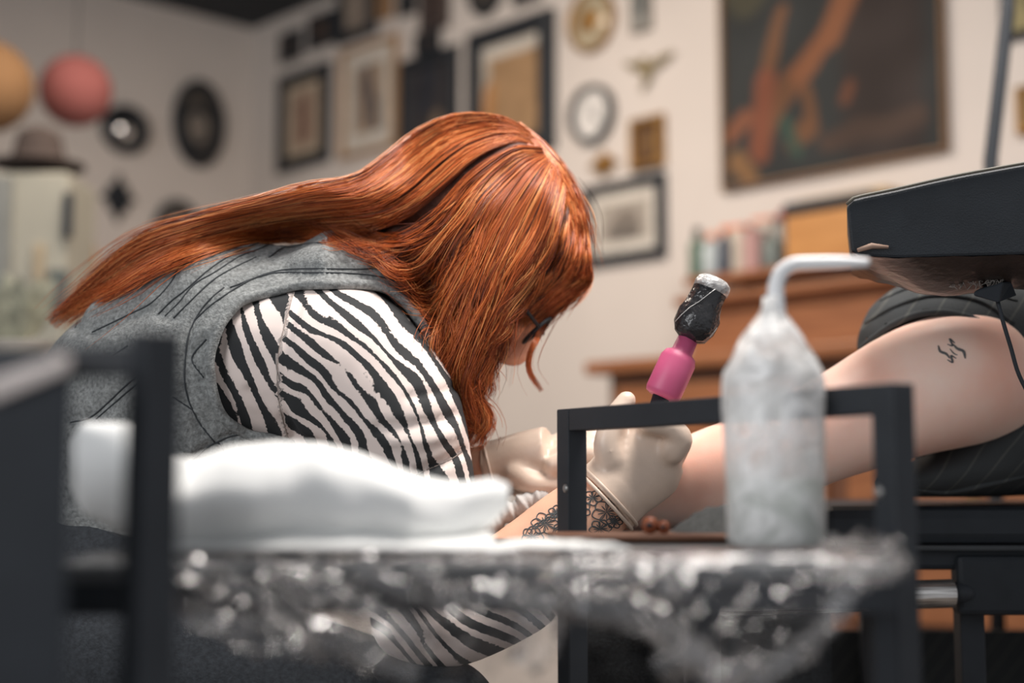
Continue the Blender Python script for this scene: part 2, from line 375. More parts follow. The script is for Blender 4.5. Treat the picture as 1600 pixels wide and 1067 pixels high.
def inner_oval(t, c, E, N, rs, rz, dep):
    n = 32
    for (k, q, m, nm) in ((.62, .012, M_black, 'inner_ring'), (.42, .016, mat('photo_grey', srgb(128, 120, 112), .4, var=.4, scale=14), 'photograph')):
        v = [c+E*(rs*k*math.cos(2*math.pi*j/n)+rs*.1)+Z*(rz*k*.85*math.sin(2*math.pi*j/n)-rz*.12)+N*(dep*.3+h) for h in (0, q) for j in range(n)]
        f = [[j, (j+1) % n, n+(j+1) % n, n+j] for j in range(n)]+[list(range(n, 2*n))]
        MB().add(v, f).build(nm, m, t)
oval('picture_frame', 'black oval frame with an old photograph on the shaded wall', 'picture frame', WL, EL, NL, 268, 348, 126, 262, .26, .04, M_black, M_oldphoto, .0, inner_oval)
oval('picture_frame', 'dark oval frame half hidden behind the red hair', 'picture frame', WL, EL, NL, 238, 312, 312, 420, .25, .03, M_black, M_oldphoto)
def diamond(name, label, Wf, E, N, x0, x1, y0, y1, m, dep=.025):
    s0, s1, z0, z1 = bounds(Wf, x0, x1, y0, y1); cs, cz = (s0+s1)/2, (z0+z1)/2
    t = thing(name, C0+E*cs+Z*z0+N*.002, label, 'ornament')
    def ring(k, d):
        out = []
        for j in range(32):
            a = 2*math.pi*j/32; q = 1/(abs(math.cos(a))+abs(math.sin(a)))*(1+.10*math.cos(8*a))
            out.append(C0+E*(cs+(s1-s0)/2*k*q*math.cos(a))+Z*(cz+(z1-z0)/2*k*q*math.sin(a))+N*d)
        return out
    for nm, prof in (('plaque', [(1, .002), (1, dep*.6), (.8, dep), (.62, dep*.7)]), ('centre', [(.55, dep*.6), (.5, dep*1.1), (.25, dep*1.3)])):
        v = [p for k, d in prof for p in ring(k, d)]; f = []
        for i in range(len(prof)-1):
            for j in range(32): f.append([i*32+j, i*32+(j+1) % 32, (i+1)*32+(j+1) % 32, (i+1)*32+j])
        f.append(list(range((len(prof)-1)*32, len(prof)*32)))
        MB().add(v, f).build(nm, m, t, smooth=True)
diamond('wall_ornament', 'black diamond shaped ornament on the shaded wall', WL, EL, NL, 158, 208, 274, 346, M_black)
diamond('wall_ornament', 'small gold diamond ornament under the wall clock', WR, EW, NW, 925, 968, 238, 277, M_gold)
# swallow ornament
t = thing('bird_ornament', C0+EW*WR(1015, 145)[0]+Z*WR(1015, 145)[1]+NW*.002, 'small olive swallow ornament with spread wings beside the large painting', 'ornament')
M_olive = mat('olive_brass', srgb(138, 124, 92), .5, metal=.2, var=.2)
def wp(px, py, d): s, z = WR(px, py); return C0+EW*s+Z*z+NW*d
def wleaf(nm, pts, rads, d=.015):
    MB().tube([wp(x, y, d) for x, y in catmull(pts, 12)], [(r, r*.35) for r in np.interp(np.linspace(0, 1, 12), np.linspace(0, 1, len(rads)), rads)], n=10, up=tuple(NW), round_caps=True).build(nm, M_olive, t, smooth=True)
wleaf('body', [(1008, 92), (1014, 108), (1018, 120)], [.010, .02, .012])
wleaf('wing', [(1012, 110), (1000, 106), (980, 100)], [.018, .015, .004])
wleaf('wing', [(1018, 108), (1036, 96), (1056, 82)], [.014, .016, .004])
wleaf('tail', [(1018, 118), (1012, 132), (1006, 143)], [.014, .012, .004])
# paper balls
def paper_ball(label, px, py, rpx, colr, d):
    c = P(px, py, d); r = rpx*d/F
    t = thing('paper_ball', c-Z*r, label, 'paper ball')
    n, m = 36, 24; v, f = [], []
    for i in range(m+1):
        th = math.pi*i/m
        for j in range(n):
            a = 2*math.pi*j/n; q = r*(1+.012*math.cos(i*math.pi))*max(.03, math.sin(th)); v.append(c+Vector((q*math.cos(a), q*math.sin(a), r*math.cos(th))))
    for i in range(m):
        for j in range(n): f.append([i*n+j, i*n+(j+1) % n, (i+1)*n+(j+1) % n, (i+1)*n+j])
    MB().add(v, f).build('globe', mat('paper_'+label.split()[0], colr, .9, var=.08, scale=8), t, smooth=True)
    MB().tube([c+Z*r, Vector((c.x, c.y, CEIL))], .002, n=6).build('string', M_black, t)
paper_ball('coral round paper ball hanging in front of the shaded wall', 118, 142, 57, srgb(150, 88, 84), 4.3)
paper_ball('orange round paper ball at the left edge', -22, 135, 74, srgb(138, 104, 70), 4.0)

# ------------------------------------------------------------------ stuff at the far left: pale cabinet with hat and plant
def fbox(mb, x0, x1, y0, y1, d0, d1):
    a, b = P(x0, y1, d0), P(x1, y0, d0)
    return mb.hexa([(a.x, d0, a.z), (b.x, d0, a.z), (b.x, d1, a.z), (a.x, d1, a.z), (a.x, d0, b.z), (b.x, d0, b.z), (b.x, d1, b.z), (a.x, d1, b.z)])
D = 3.6
c = P(60, 520, D); t = thing('display_case', (c.x, D+.1, 0), 'pale tall display case with dark slot behind her back', 'cabinet')
q = MB(); a = P(-30, 268, D); bq = P(108, 268, D)
MB().hexa([(a.x, D, 0), (bq.x, D, 0), (bq.x, D+.25, 0), (a.x, D+.25, 0), (a.x, D, a.z), (bq.x, D, a.z), (bq.x, D+.25, a.z), (a.x, D+.25, a.z)]).build('body', mat('pale_green_grey', srgb(152, 150, 138), .6, var=.10, scale=5), t, bevel=.01)
for (x0, x1, y0, y1, m) in ((96, 112, 300, 370, M_black), (-20, 18, 275, 520, mat('blue_grey_panel', srgb(120, 122, 118), .6)), (50, 66, 380, 440, mat('tan_panel', srgb(160, 146, 122), .6)), (72, 104, 420, 480, mat('dark_green_panel', srgb(74, 82, 80), .6))):
    fbox(MB(), x0, x1, y0, y1, D-.02, D+.002).build('panel', m, t, bevel=.004)
MB().tube([P(138, 540, D+.35), P(142, 400, D+.35), P(128, 345, D+.35), P(105, 330, D+.35)], .02, n=10).build('curved_post', M_tan, t, smooth=True)
c = P(60, 262, D+.1); t = thing('straw_hat', c, 'dark brown hat lying on the pale display case', 'hat')
MB().lathe(c, [(.085, 0), (.088, .01), (.07, .02), (.062, .06), (.055, .09), (.03, .105), (.004, .108)], n=28).build('crown', mat('brown_felt', srgb(58, 48, 44), .9), t, smooth=True)
MB().lathe(c, [(.12, .002), (.122, .008), (.06, .016)], n=28).build('brim', MATS['brown_felt'], t, smooth=True)
def leafy(name, label, px, py, d, n, h, m, cat='plant'):
    c = P(px, py, d); t = thing(name, c, label, cat)
    for i in range(n):
        a = random.uniform(0, 6.28); l = h*random.uniform(.6, 1); sp = random.uniform(.2, .8)
        dirv = Vector((math.cos(a)*sp, math.sin(a)*sp, 1)).normalized()
        pts = [c+dirv*l*k+Vector((0, 0, -.5*l*k*k*sp)) for k in (0, .35, .7, 1)]
        MB().tube(pts, [(.004, .002), (.028, .003), (.024, .003), (.003, .001)], n=8, round_caps=True).build('leaf', m, t, smooth=True)
    MB().lathe(c-Z*.16, [(.05, 0), (.065, .16), (.07, .165), (.055, .166)], n=20).build('pot', mat('pot_glaze', srgb(196, 190, 180), .4), t, smooth=True)
c = P(30, 540, 2.9)
t = thing('plant_stand', (c.x, 2.9, 0), 'pale round stand under the grey green plant', 'stand')
MB().lathe((c.x, 2.9, 0), [(.12, 0), (.12, .02), (.03, .03), (.025, c.z-.2), (.12, c.z-.18), (.12, c.z-.162)], n=24).build('stand', M_creamp, t, smooth=True)
leafy('potted_plant', 'grey green leafy plant at the left behind her back', 30, 540, 2.9, 16, .20, mat('grey_leaf', srgb(150, 150, 132), .6, var=.3))

# ------------------------------------------------------------------ wall shelf, items and wooden sideboard
W1, W2 = srgb(128, 80, 50), srgb(156, 102, 66)
M_wood = wood('orange_wood', W1, W2); M_wooddark = wood('brown_wood', srgb(92, 60, 44), srgb(112, 74, 52))
def wb(s0, s1, z0, z1, d0, d1, mb=None):
    o_ = lambda s, z, d: C0+EW*s+Z*z+NW*d
    return (mb or MB()).hexa([o_(s0, z0, d0), o_(s1, z0, d0), o_(s1, z0, d1), o_(s0, z0, d1), o_(s0, z1, d0), o_(s1, z1, d0), o_(s1, z1, d1), o_(s0, z1, d1)])
sL, zS = WR(1085, 425); sR = WR(1420, 425)[0]
SD = .26
def wd(px, py, dd):     # point at distance dd from right wall
    o = Vector((0, 0, EYE)); r = ray(px, py); tt = (C0+NW*dd-o).dot(NW)/r.dot(NW); h = o+r*tt; return (h-C0).dot(EW), h.z
sA, zA = wd(1068, 448, SD); sB, _ = wd(1430, 430, SD)
zTop = zA+.025
t = thing('wall_shelf', C0+EW*((sA+sB)/2)+Z*zA, 'brown wooden shelf on the wall crowded with supplies', 'shelf')
wb(sA, sB, zA, zTop, .0, SD).build('board', M_wood, t, bevel=.004)
for s in (sA+.12, sB-.15): wb(s, s+.025, zA-.1, zA, 0, SD*.7).build('bracket', M_wooddark, t, bevel=.004)
# supplies on the shelf
def sup(px, w_, h, colr, label, kind, d=.17, cap=None):
    s, _ = wd(px, 410, d); base = C0+EW*s+Z*zTop+NW*d
    t = thing(kind, base, label, 'bottle' if 'bottle' in kind else 'supplies'); m = mat('c_'+'_'.join(str(int(x)) for x in colr), srgb(*colr), .4)
    if 'bottle' in kind:
        MB().lathe(base, [(w_*.48, 0), (w_*.5, .005), (w_*.5, h*.68), (w_*.2, h*.8), (w_*.2, h*.84)], n=20).build('body', m, t, smooth=True)
        MB().lathe(base+Z*h*.83, [(w_*.24, 0), (w_*.24, h*.15), (w_*.2, h*.17)], n=16).build('cap', cap or M_black, t, smooth=True)
    else:
        MB().box(base+Z*h/2, EW, NW, Z, w_, w_*.8, h).build('box', m, t, bevel=.004)
        MB().box(base+Z*(h+.006), EW, NW, Z, w_*1.04, w_*.84, .012).build('lid', cap or m, t, bevel=.003)
sup(1090, .05, .15, (70, 96, 80), 'dark green bottle at the left end of the shelf', 'supply_bottle', .19)
sup(1112, .055, .13, (176, 186, 188), 'clear grey bottle with an orange cap, second on the shelf', 'supply_bottle', .19, mat('orange_cap', srgb(232, 128, 72), .4))
sup(1132, .04, .14, (64, 70, 82), 'slim dark blue bottle with an orange cap on the shelf', 'supply_bottle', .2, MATS['orange_cap'])
sup(1156, .06, .13, (196, 186, 172), 'cream tub with a coral lid on the shelf', 'supply_tub', .17, mat('coral_lid', srgb(228, 134, 104), .4))
sup(1178, .05, .10, (176, 140, 136), 'small pinkish box in the middle of the shelf', 'supply_box', .21)
sup(1200, .07, .15, (186, 178, 168), 'beige tub with a pale coral lid on the shelf', 'supply_tub', .12, mat('coral_lid2', srgb(226, 150, 124), .4))
sup(1206, .05, .11, (104, 114, 110), 'grey green bottle in front of the beige tub', 'supply_bottle', .21, mat('grey_cap', srgb(140, 134, 126), .4))
sup(1222, .045, .17, (150, 150, 146), 'grey bottle with a dark red cap beside the wooden box', 'supply_bottle', .15, mat('red_cap', srgb(150, 52, 60), .4))
s0 = wd(1234, 400, .2)[0]; s1 = wd(1365, 400, .2)[0]
t = thing('wooden_box', C0+EW*((s0+s1)/2)+Z*zTop+NW*.12, 'tan wooden box with dark things on top at the shelf end', 'box')
zh = .135
wb(s0, s1, zTop, zTop+zh, .02, .22).build('body', wood('tan_box_wood', srgb(176, 122, 66), srgb(196, 140, 80)), t, bevel=.004)
wb(s0-.005, s1+.005, zTop+zh, zTop+zh+.035, .015, .225).build('lid', M_black, t, bevel=.006)
wb(s0-.01, s1+.01, zTop+zh+.035, zTop+zh+.055, .03, .15).build('folder', mat('ochre_card', srgb(190, 158, 110), .8), t, bevel=.003)
# sideboard
DD = .50
sa, za = wd(912, 566, DD); sb = sa+2.3
sc2, zc = wd(1130, 492, DD-.18)
t = thing('wooden_sideboard', C0+EW*(sa+1.1)+NW*.25, 'orange wooden sideboard against the right wall behind the machine', 'sideboard')
wb(sa, sb, za-.035, za, .0, DD).build('top', M_wood, t, bevel=.006)
wb(sa+.05, sb-.05, .08, za-.035, .005, DD-.05).build('carcass', M_wooddark, t, bevel=.004)
sx0 = wd(1075, 500, DD-.2)[0]
wb(sx0, sb-.02, za, za+.15, .0, DD-.2).build('upper_drawers', M_wood, t, bevel=.006)
wb(sx0-.02, sb, za+.15, za+.175, .0, DD-.16).build('upper_top', M_wood, t, bevel=.006)
for i in range(3):
    x0 = sa+.09+i*.72
    for j in range(3):
        z1 = za-.07-j*.2
        dr = wb(x0, x0+.66, z1-.17, z1, DD-.05, DD-.03).build('drawer', M_wood, t, bevel=.005)
        h = MB().lathe(C0+EW*(x0+.33)+Z*(z1-.085)+NW*(DD-.03), [(.010, 0), (.008, .012), (.016, .02), (.014, .03), (.004, .032)], axis=NW, n=14).build('knob', M_gold, dr, smooth=True)
        h.matrix_parent_inverse = Matrix.Identity(4); h.parent = dr
for i in range(2):
    for s in (sa+.08, sb-.12):
        wb(s, s+.05, 0, .08, .03+i*(DD-.15), .08+i*(DD-.15)).build('foot', M_wooddark, t)
# lamp stand far right
c = P(1552, 250, 2.4)
t = thing('lamp_stand', (P(1545, 300, 2.4).x, 2.4, 0), 'slim black pole standing behind the padded armrest', 'stand')
MB().tube([(P(1535, 500, 2.4).x, 2.4, .02), P(1548, 250, 2.4), P(1562, 130, 2.4), P(1574, 20, 2.4), P(1580, -150, 2.4)], .0125, n=12).build('pole', M_blackmetal, t, smooth=True)
MB().lathe((P(1535, 500, 2.4).x, 2.4, 0), [(.16, 0), (.16, .015), (.03, .03)], n=28).build('base', M_blackmetal, t, smooth=True)
MB().lathe(P(1580, -150, 2.4)+Vector((0, 0, -.02)), [(.02, .1), (.05, .06), (.09, 0), (.085, 0)], n=24).build('shade', M_blackmetal, t, smooth=True)

# ------------------------------------------------------------------ CLIENT on the padded bench
M_tee = mat('black_cotton', (0.030, 0.034, 0.036), .9, var=.3, scale=80, bump=.2, bscale=500)
nt = M_tee.node_tree
tc = nt.nodes.new('ShaderNodeTexCoord'); mp = nt.nodes.new('ShaderNodeMapping'); mp.inputs['Rotation'].default_value = (0, math.radians(-38), 0)
wv = nt.nodes.new('ShaderNodeTexWave'); wv.inputs['Scale'].default_value = 14; wv.inputs['Distortion'].default_value = .3
rp = nt.nodes.new('ShaderNodeValToRGB'); rp.color_ramp.elements[0].position = .95; rp.color_ramp.elements[0].color = (.030, .034, .036, 1); rp.color_ramp.elements[1].color = (.062, .064, .060, 1)
nt.links.new(tc.outputs['Object'], mp.inputs[0]); nt.links.new(mp.outputs[0], wv.inputs[0]); nt.links.new(wv.outputs['Fac'], rp.inputs[0]); nt.links.new(rp.outputs[0], nt.nodes['Principled BSDF'].inputs['Base Color'])
CL = P(1650, 790, 1.72)
client = thing('person', (CL.x, CL.y, CL.z), 'client in a black pinstriped shirt resting a bare arm on the bench', 'person')
mb = MB()
limb(mb, [(1620, 560, 1.66, 110), (1500, 590, 1.60, 108), (1420, 615, 1.575, 100), (1330, 655, 1.56, 86), (1250, 690, 1.555, 78), (1150, 735, 1.555, 80), (1060, 760, 1.56, 68), (985, 790, 1.57, 46), (930, 808, 1.60, 34)], n=28, steps=50)
limb(mb, [(930, 808, 1.60, 32, .018), (890, 818, 1.62, 34, .016), (855, 826, 1.63, 32, .015)])
for i, (dx, dy, dz, l) in enumerate(((0, -22, -.02, 66), (0, -8, -.008, 76), (0, 8, .006, 72), (0, 20, .018, 58))):
    limb(mb, [(858, 826+dy*.6, 1.63+dz, 12), (858-l*.5, 828+dy*.6, 1.635+dz, 11), (858-l, 838+dy*.5, 1.64+dz, 9)], n=10)
limb(mb, [(915, 806, 1.585, 14), (885, 802, 1.585, 12), (862, 806, 1.59, 10)], n=10)
limb(mb, [(1600, 620, 1.72, 120, .15), (1750, 600, 1.80, 165, .18), (2000, 605, 1.85, 160, .17), (2250, 625, 1.85, 150, .165)], n=24)
limb(mb, [(1720, 520, 1.84, 70), (1780, 420, 1.9, 62), (1810, 360, 1.92, 60)])
limb(mb, [(1810, 330, 1.93, 95, .085), (1830, 250, 1.93, 118, .10), (1835, 190, 1.93, 105, .095)], n=24)
limb(mb, [(1735, 285, 1.93, 20), (1715, 300, 1.93, 18)], n=10)
for dz in (-.15, .13): limb(mb, [(2250, 665, 1.85+dz, 95), (2600, 680, 1.85+dz, 80), (3000, 700, 1.85+dz, 58)])
me = solid('client_body', mb, .006, 8)
M_skinc = mat('pale_pink_skin', srgb(238, 190, 168), 0.45, var=0.05, scale=9, sub=0.15, bump=0.03, bscale=600)
r_ = [n for n in M_skinc.node_tree.nodes if n.type == 'VALTORGB'][0]
r_.color_ramp.elements[0].color = (*srgb(240, 182, 160), 1); r_.color_ramp.elements[1].color = (*srgb(248, 218, 202), 1)
body = meobj('body', me, M_skinc, client); ctree = bvh_of(me)
# skin redness is only the pink and pale mix in its colour; small tattoo as flat ink
ink = MB()
ti = lambda pts, r=.0012: surf_line(ink, ctree, [(1486+(x-1486)*1.0, y) for x, y in pts], r, .0002, taper=True)
ti([(1466, 540), (1469, 549), (1478, 553), (1484, 560)], .0016); ti([(1480, 562), (1488, 566), (1486, 556), (1494, 560)])
ti([(1508, 560), (1505, 549), (1496, 545), (1489, 538)], .0018); ti([(1492, 536), (1484, 530), (1488, 540), (1480, 538)])
ti([(1484, 545), (1490, 552), (1496, 555)], .0008)
ink.build('tattoo', M_ink, client, smooth=True)
# shirt: sleeve around the shoulder and the torso
mb = MB()
limb(mb, [(1640, 560, 1.70, 150, .13), (1560, 560, 1.665, 150, .125), (1490, 548, 1.65, 128, .10), (1452, 545, 1.645, 112, .09)], n=28)
limb(mb, [(1590, 662, 1.71, 112, .165), (1750, 600, 1.80, 178, .20), (2000, 605, 1.85, 175, .185), (2200, 620, 1.85, 165, .18)], n=28)
limb(mb, [(1470, 705, 1.66, 40, .06), (1600, 675, 1.68, 90, .11), (1750, 620, 1.80, 160, .18)], n=20)
limb(mb, [(1400, 755, 1.63, 22, .05), (1500, 730, 1.65, 48, .07), (1650, 680, 1.72, 95, .12)], n=20)
me = solid('shirt', mb, .007, 8)
V = verts_np(me); X, Y = proj_np(V)
hole = [(1290, 575), (1345, 545), (1395, 507), (1445, 489), (1500, 492), (1550, 515), (1582, 560), (1594, 598), (1540, 650), (1480, 690), (1420, 722), (1300, 780), (1200, 700)]
kill = set(np.nonzero(in_poly(X, Y, hole) & (V[:, 1] < 1.72))[0].tolist())
bm = bmesh.new(); bm.from_mesh(me); bm.verts.ensure_lookup_table(); stree = BVHTree.FromBMesh(bm)
bmesh.ops.delete(bm, geom=[bm.verts[i] for i in kill], context='VERTS'); bm.to_mesh(me); bm.free()
shirt = meobj('shirt', me, M_tee, client)
hem = MB()
surf_line(hem, stree, [(1345, 545), (1395, 507), (1445, 489), (1500, 492), (1550, 515), (1582, 560), (1594, 598)], .0045, 0.0, 40)
for pts in ([(1352, 505), (1400, 478), (1460, 462), (1530, 470), (1585, 505)], [(1375, 470), (1430, 448), (1500, 446), (1590, 470)]):
    surf_line(hem, stree, pts, .0035, 0.0, 30, taper=True)
surf_line(hem, stree, [(1440, 700), (1500, 680), (1560, 655), (1610, 640)], .005, 0.0, 30, taper=True)
surf_line(hem, stree, [(1430, 765), (1480, 768), (1540, 757), (1610, 742)], .004, 0.0, 30, taper=True)
hem.build('hem', M_tee, client, smooth=True)
# hair of the client
mb = MB(); limb(mb, [(1860, 340, 1.94, 90, .09), (1858, 250, 1.94, 125, .108), (1850, 185, 1.94, 112, .10)], n=24)
meobj('hair', solid('client_hair', mb, .008, 4), mat('dark_hair', (.03, .022, .018), .5, bump=.6, bscale=120), client)

# bench
def rbox(name, c, s, m, parent, bev=.012, ax=(1, 0, 0), ay=(0, 1, 0), az=(0, 0, 1)):
    return MB().box(c, ax, ay, az, *s).build(name, m, parent, bevel=bev)
zb = P(1500, 788, 1.62).z
bx0 = P(1285, 800, 1.6).x
t = bench = thing('padded_bench', (1.2, 1.85, 0), 'black vinyl padded bench carrying the client', 'bench')
zp = zb-.002
rbox('cushion', (bx0+.95, 1.88, zp-.022), (1.9, .56, .044), M_vinyl, t, .014)
rbox('under_pad', (bx0+.96, 1.88, zp-.058), (1.88, .54, .026), M_vinyl, t, .006)
MB().tube([(bx0+.02, 1.598, zp-.046), (bx0+1.9, 1.598, zp-.046)], .003, n=8).build('piping', M_seam, t, smooth=True)
pc = P(1560, 915, 1.60)
rbox('side_panel', (P(1497, 915, 1.6).x+.3, 1.615, pc.z), (.6, .03, .066), M_vinyl, t, .006)
for xx in (P(1528, 1000, 1.62).x, bx0+1.8):
    for yy in (1.65, 2.1):
        rbox('leg', (xx, yy, (zp-.075)/2), (.028, .028, zp-.075), M_blackmetal, t, .002)
rbox('shade_backing', (bx0+.96, 2.13, .40), (1.88, .012, .36), M_tee, t, .002)  # added black sheet standing in for the shadow under the bench
rbox('rail', (bx0+1.0, 1.66, .22), (1.7, .025, .025), M_blackmetal, t, .002)
# arm board under the client's forearm with mesh cloth
xa, xb = P(905, 830, 1.52).x, P(1300, 830, 1.52).x
za2 = P(1100, 836, 1.52).z
t = thing('arm_board', ((xa+xb)/2, 1.56, 0), 'black arm board under the bare forearm', 'armrest')
rbox('pad', ((xa+xb)/2, 1.56, za2-.02), (xb-xa, .16, .04), M_vinyl, t, .014)
MB().tube([((xa+xb)/2, 1.56, .02), ((xa+xb)/2, 1.56, za2-.04)], .02, n=16).build('post', M_blackmetal, t, smooth=True)
MB().lathe(((xa+xb)/2, 1.56, 0), [(.18, 0), (.18, .015), (.03, .03)], n=28).build('base', M_blackmetal, t, smooth=True)
# mesh cloth bunched at the tray back
def sheet(name, fn, nu, nv, m, parent=None, thick=0):
    v = [fn(i/nu, j/nv) for j in range(nv+1) for i in range(nu+1)]
    f = [[j*(nu+1)+i, j*(nu+1)+i+1, (j+1)*(nu+1)+i+1, (j+1)*(nu+1)+i] for j in range(nv) for i in range(nu)]
    o = meshobj(name, v, f, m, parent)
    if thick: md = o.modifiers.new('solid', 'SOLIDIFY'); md.thickness = thick
    return o
M_mesh = mat('black_mesh_cloth', (.06, .062, .06), .8, var=.9, scale=900, bump=1.0, bscale=900)

# ------------------------------------------------------------------ ARTIST
AR = P(190, 1000, 1.62)
artist = thing('person', (AR.x, AR.y, 0), 'red-haired tattoo artist in a grey denim vest bending over the arm', 'person')
HD = 1.60     # depth of her middle plane
# hair outline and head placement (pixels at depth HD)
hc = (781, 405); hu = (.75, -.66); hn = (.66, .75)
def hp(n_, u_): return hc[0]+hn[0]*n_+hu[0]*u_, hc[1]+hn[1]*n_+hu[1]*u_
mb = MB()
TOR = [(214, 815, 1.62, 205, .17), (235, 750, 1.62, 225, .175), (330, 620, 1.61, 232, .185), (440, 560, 1.61, 215, .19), (530, 515, 1.605, 150, .17)]
limb(mb, [(p[0], p[1], p[2], p[3]-40, p[4]-.04) for p in TOR], n=24)
limb(mb, [(540, 500, 1.61, 90, .09), (630, 450, 1.605, 72, .055), (700, 420, 1.60, 70, .055)])
limb(mb, [(*hp(-20, 85), HD, 60, .045), (*hp(-14, 50), HD, 118, .072), (*hp(-10, 0), HD, 126, .076), (*hp(18, -70), HD, 100, .066), (*hp(42, -135), HD, 60, .045), (*hp(58, -165), HD, 34, .03)], n=28, steps=30)
limb(mb, [(*hp(100, 5), HD, 20), (*hp(116, -40), HD, 19), (*hp(128, -80), HD, 20), (*hp(98, -98), HD, 16)], n=12)      # nose
limb(mb, [(*hp(88, -116), HD, 20, .022), (*hp(98, -122), HD, 10, .02)], n=12)   # lips
limb(mb, [(*hp(78, 25), HD, 34, .05), (*hp(84, 35), HD, 26, .045)], n=12)      # brow
for s in (-1, 1): limb(mb, [(*hp(-10, -10), HD+s*.078, 22, .008), (*hp(-18, -50), HD+s*.076, 16, .008)], n=10)  # ears
# right arm (near), elbow low, forearm up to the wrist
RA = [(520, 560, 1.50, 92), (590, 690, 1.47, 84), (635, 850, 1.46, 72), (650, 968, 1.46, 60)]
RF = [(650, 968, 1.46, 58), (740, 930, 1.465, 62), (830, 872, 1.465, 64), (892, 822, 1.468, 62), (950, 776, 1.472, 54)]
LA = [(560, 540, 1.76, 90), (600, 680, 1.74, 80), (650, 790, 1.70, 66)]
LF = [(650, 790, 1.70, 58), (720, 752, 1.62, 48), (775, 732, 1.585, 42), (815, 722, 1.575, 40)]
limb(mb, RA); limb(mb, RF); limb(mb, LA); limb(mb, LF)
def hand_r(mb, g):
    limb(mb, [(944, 781, 1.472, 57+g), (960, 766, 1.474, 56+g), (985, 742, 1.476, 62+g, .036+g*6.6e-4), (1012, 716, 1.478, 64+g, .036+g*6.6e-4), (1034, 698, 1.48, 50+g, .034+g*6.6e-4)], n=24, flat=True)
    for i, z in enumerate((-.034, -.012, .010, .030)):
        o = i*7
        limb(mb, [(1050-o*.4, 704+o, 1.48+z, 21+g), (1062-o*.4, 686+o*.6, 1.475+z, 19+g), (1046-o, 668+o*.4, 1.462+z*.8, 16.5+g), (1014-o*.6, 662+o*.3, 1.452+z*.7, 14+g)], n=12)
    limb(mb, [(958, 722, 1.455, 26+g), (950, 690, 1.452, 21+g), (962, 652, 1.455, 17+g), (979, 626, 1.458, 14+g)], n=12)
def hand_l(mb, g):
    limb(mb, [(770, 734, 1.587, 42+g), (820, 722, 1.57, 46+g, .028+g*7e-4), (862, 712, 1.56, 46+g, .027+g*7e-4)], n=20, flat=True)
    for i, (z, dy) in enumerate(((-.03, 16), (-.01, 4), (.01, -8), (.028, -16))):
        limb(mb, [(868, 712+dy, 1.56+z, 16+g), (905, 696+dy, 1.555+z, 15+g), (932, 694+dy, 1.55+z, 14+g), (944, 712+dy*.8, 1.545+z, 12+g)], n=12)
    limb(mb, [(808, 742, 1.55, 20+g), (835, 758, 1.535, 17+g), (868, 760, 1.53, 14+g)], n=12)
hand_r(mb, -9); hand_l(mb, -8)
me = solid('artist_body', mb, .005, 6)
body = meobj('body', me, M_skin, artist); atree = bvh_of(me)
# eyes and glasses
for s in (-1, 1):
    c = P(*hp(92, -34), HD+s*.032)
    e = MB().lathe(c-Vector((0, .0, .0)), [(.002, -.011), (.009, -.007), (.012, 0), (.009, .007), (.002, .011)], axis=(hn[0], 0, -hn[1]), n=16).build('eye', mat('eye_white', (.6, .58, .55), .3), artist, smooth=True)
gl = MB()
for s in (-1, 1):
    cc_ = P(*hp(122, -30), HD+s*.035); pts = []
    for k in range(17):
        a = 2*math.pi*k/16; pts.append(cc_+Vector((0, math.cos(a)*.026, 0))+Vector((hu[0], 0, -hu[1]))*(math.sin(a)*.02))
    gl.tube(pts, .0022, n=8)
    gl.tube([P(*hp(122, -24), HD+s*.062), P(*hp(50, -20), HD+s*.080), P(*hp(0, -18), HD+s*.080)], .002, n=8)
gl.tube([P(*hp(126, -28), HD-.01), P(*hp(132, -26), HD), P(*hp(126, -28), HD+.01)], .002, n=8)
tag(gl.build('glasses', M_black, artist, smooth=True), 'dark thin rimmed glasses')
# gloves
M_cuff = M_glove
mb = MB(); hand_r(mb, 2); limb(mb, [(943, 782, 1.472, 61), (965, 762, 1.474, 59)], n=24, flat=True)
gr = meobj('glove', solid('glove_r', mb, .0032, 4), M_glove, artist)
q = MB()
for (x, y, rr) in ((944, 781, 62), (952, 774, 61.5)):
    c = P(x, y, 1.473); ax = (P(985, 742, 1.475)-P(944, 781, 1.472)).normalized(); e2 = Vector((0, 1, 0)); e1 = ax.cross(e2).normalized()
    q.tube([c+e1*(math.cos(2*math.pi*k/24)*rr*1.473/F)+e2*(math.sin(2*math.pi*k/24)*rr*1.473/F) for k in range(25)], .0019, n=8)
q.build('cuff', M_glove, gr, smooth=True)
mb = MB(); hand_l(mb, 2); limb(mb, [(766, 735, 1.588, 47), (790, 730, 1.582, 45)], n=20, flat=True)
glv = meobj('glove', solid('glove_l', mb, .0032, 4), M_glove, artist)
q = MB()
for (x, y, rr) in ((766, 735, 47.5), (793, 729, 46), (806, 726, 46)):
    c = P(x, y, 1.585); ax = (P(815, 722, 1.575)-P(768, 734, 1.588)).normalized(); e2 = Vector((0, 1, 0)); e1 = ax.cross(e2).normalized()
    q.tube([c+e1*(math.cos(2*math.pi*k/24)*rr*1.585/F)+e2*(math.sin(2*math.pi*k/24)*rr*1.585/F) for k in range(25)], .0014, n=8)
q.build('cuff', M_glove, glv, smooth=True)
for g_, nm in ((gr, 0), (glv, 1)):
    for ch in g_.children: ch.matrix_parent_inverse = Matrix.Identity(4)
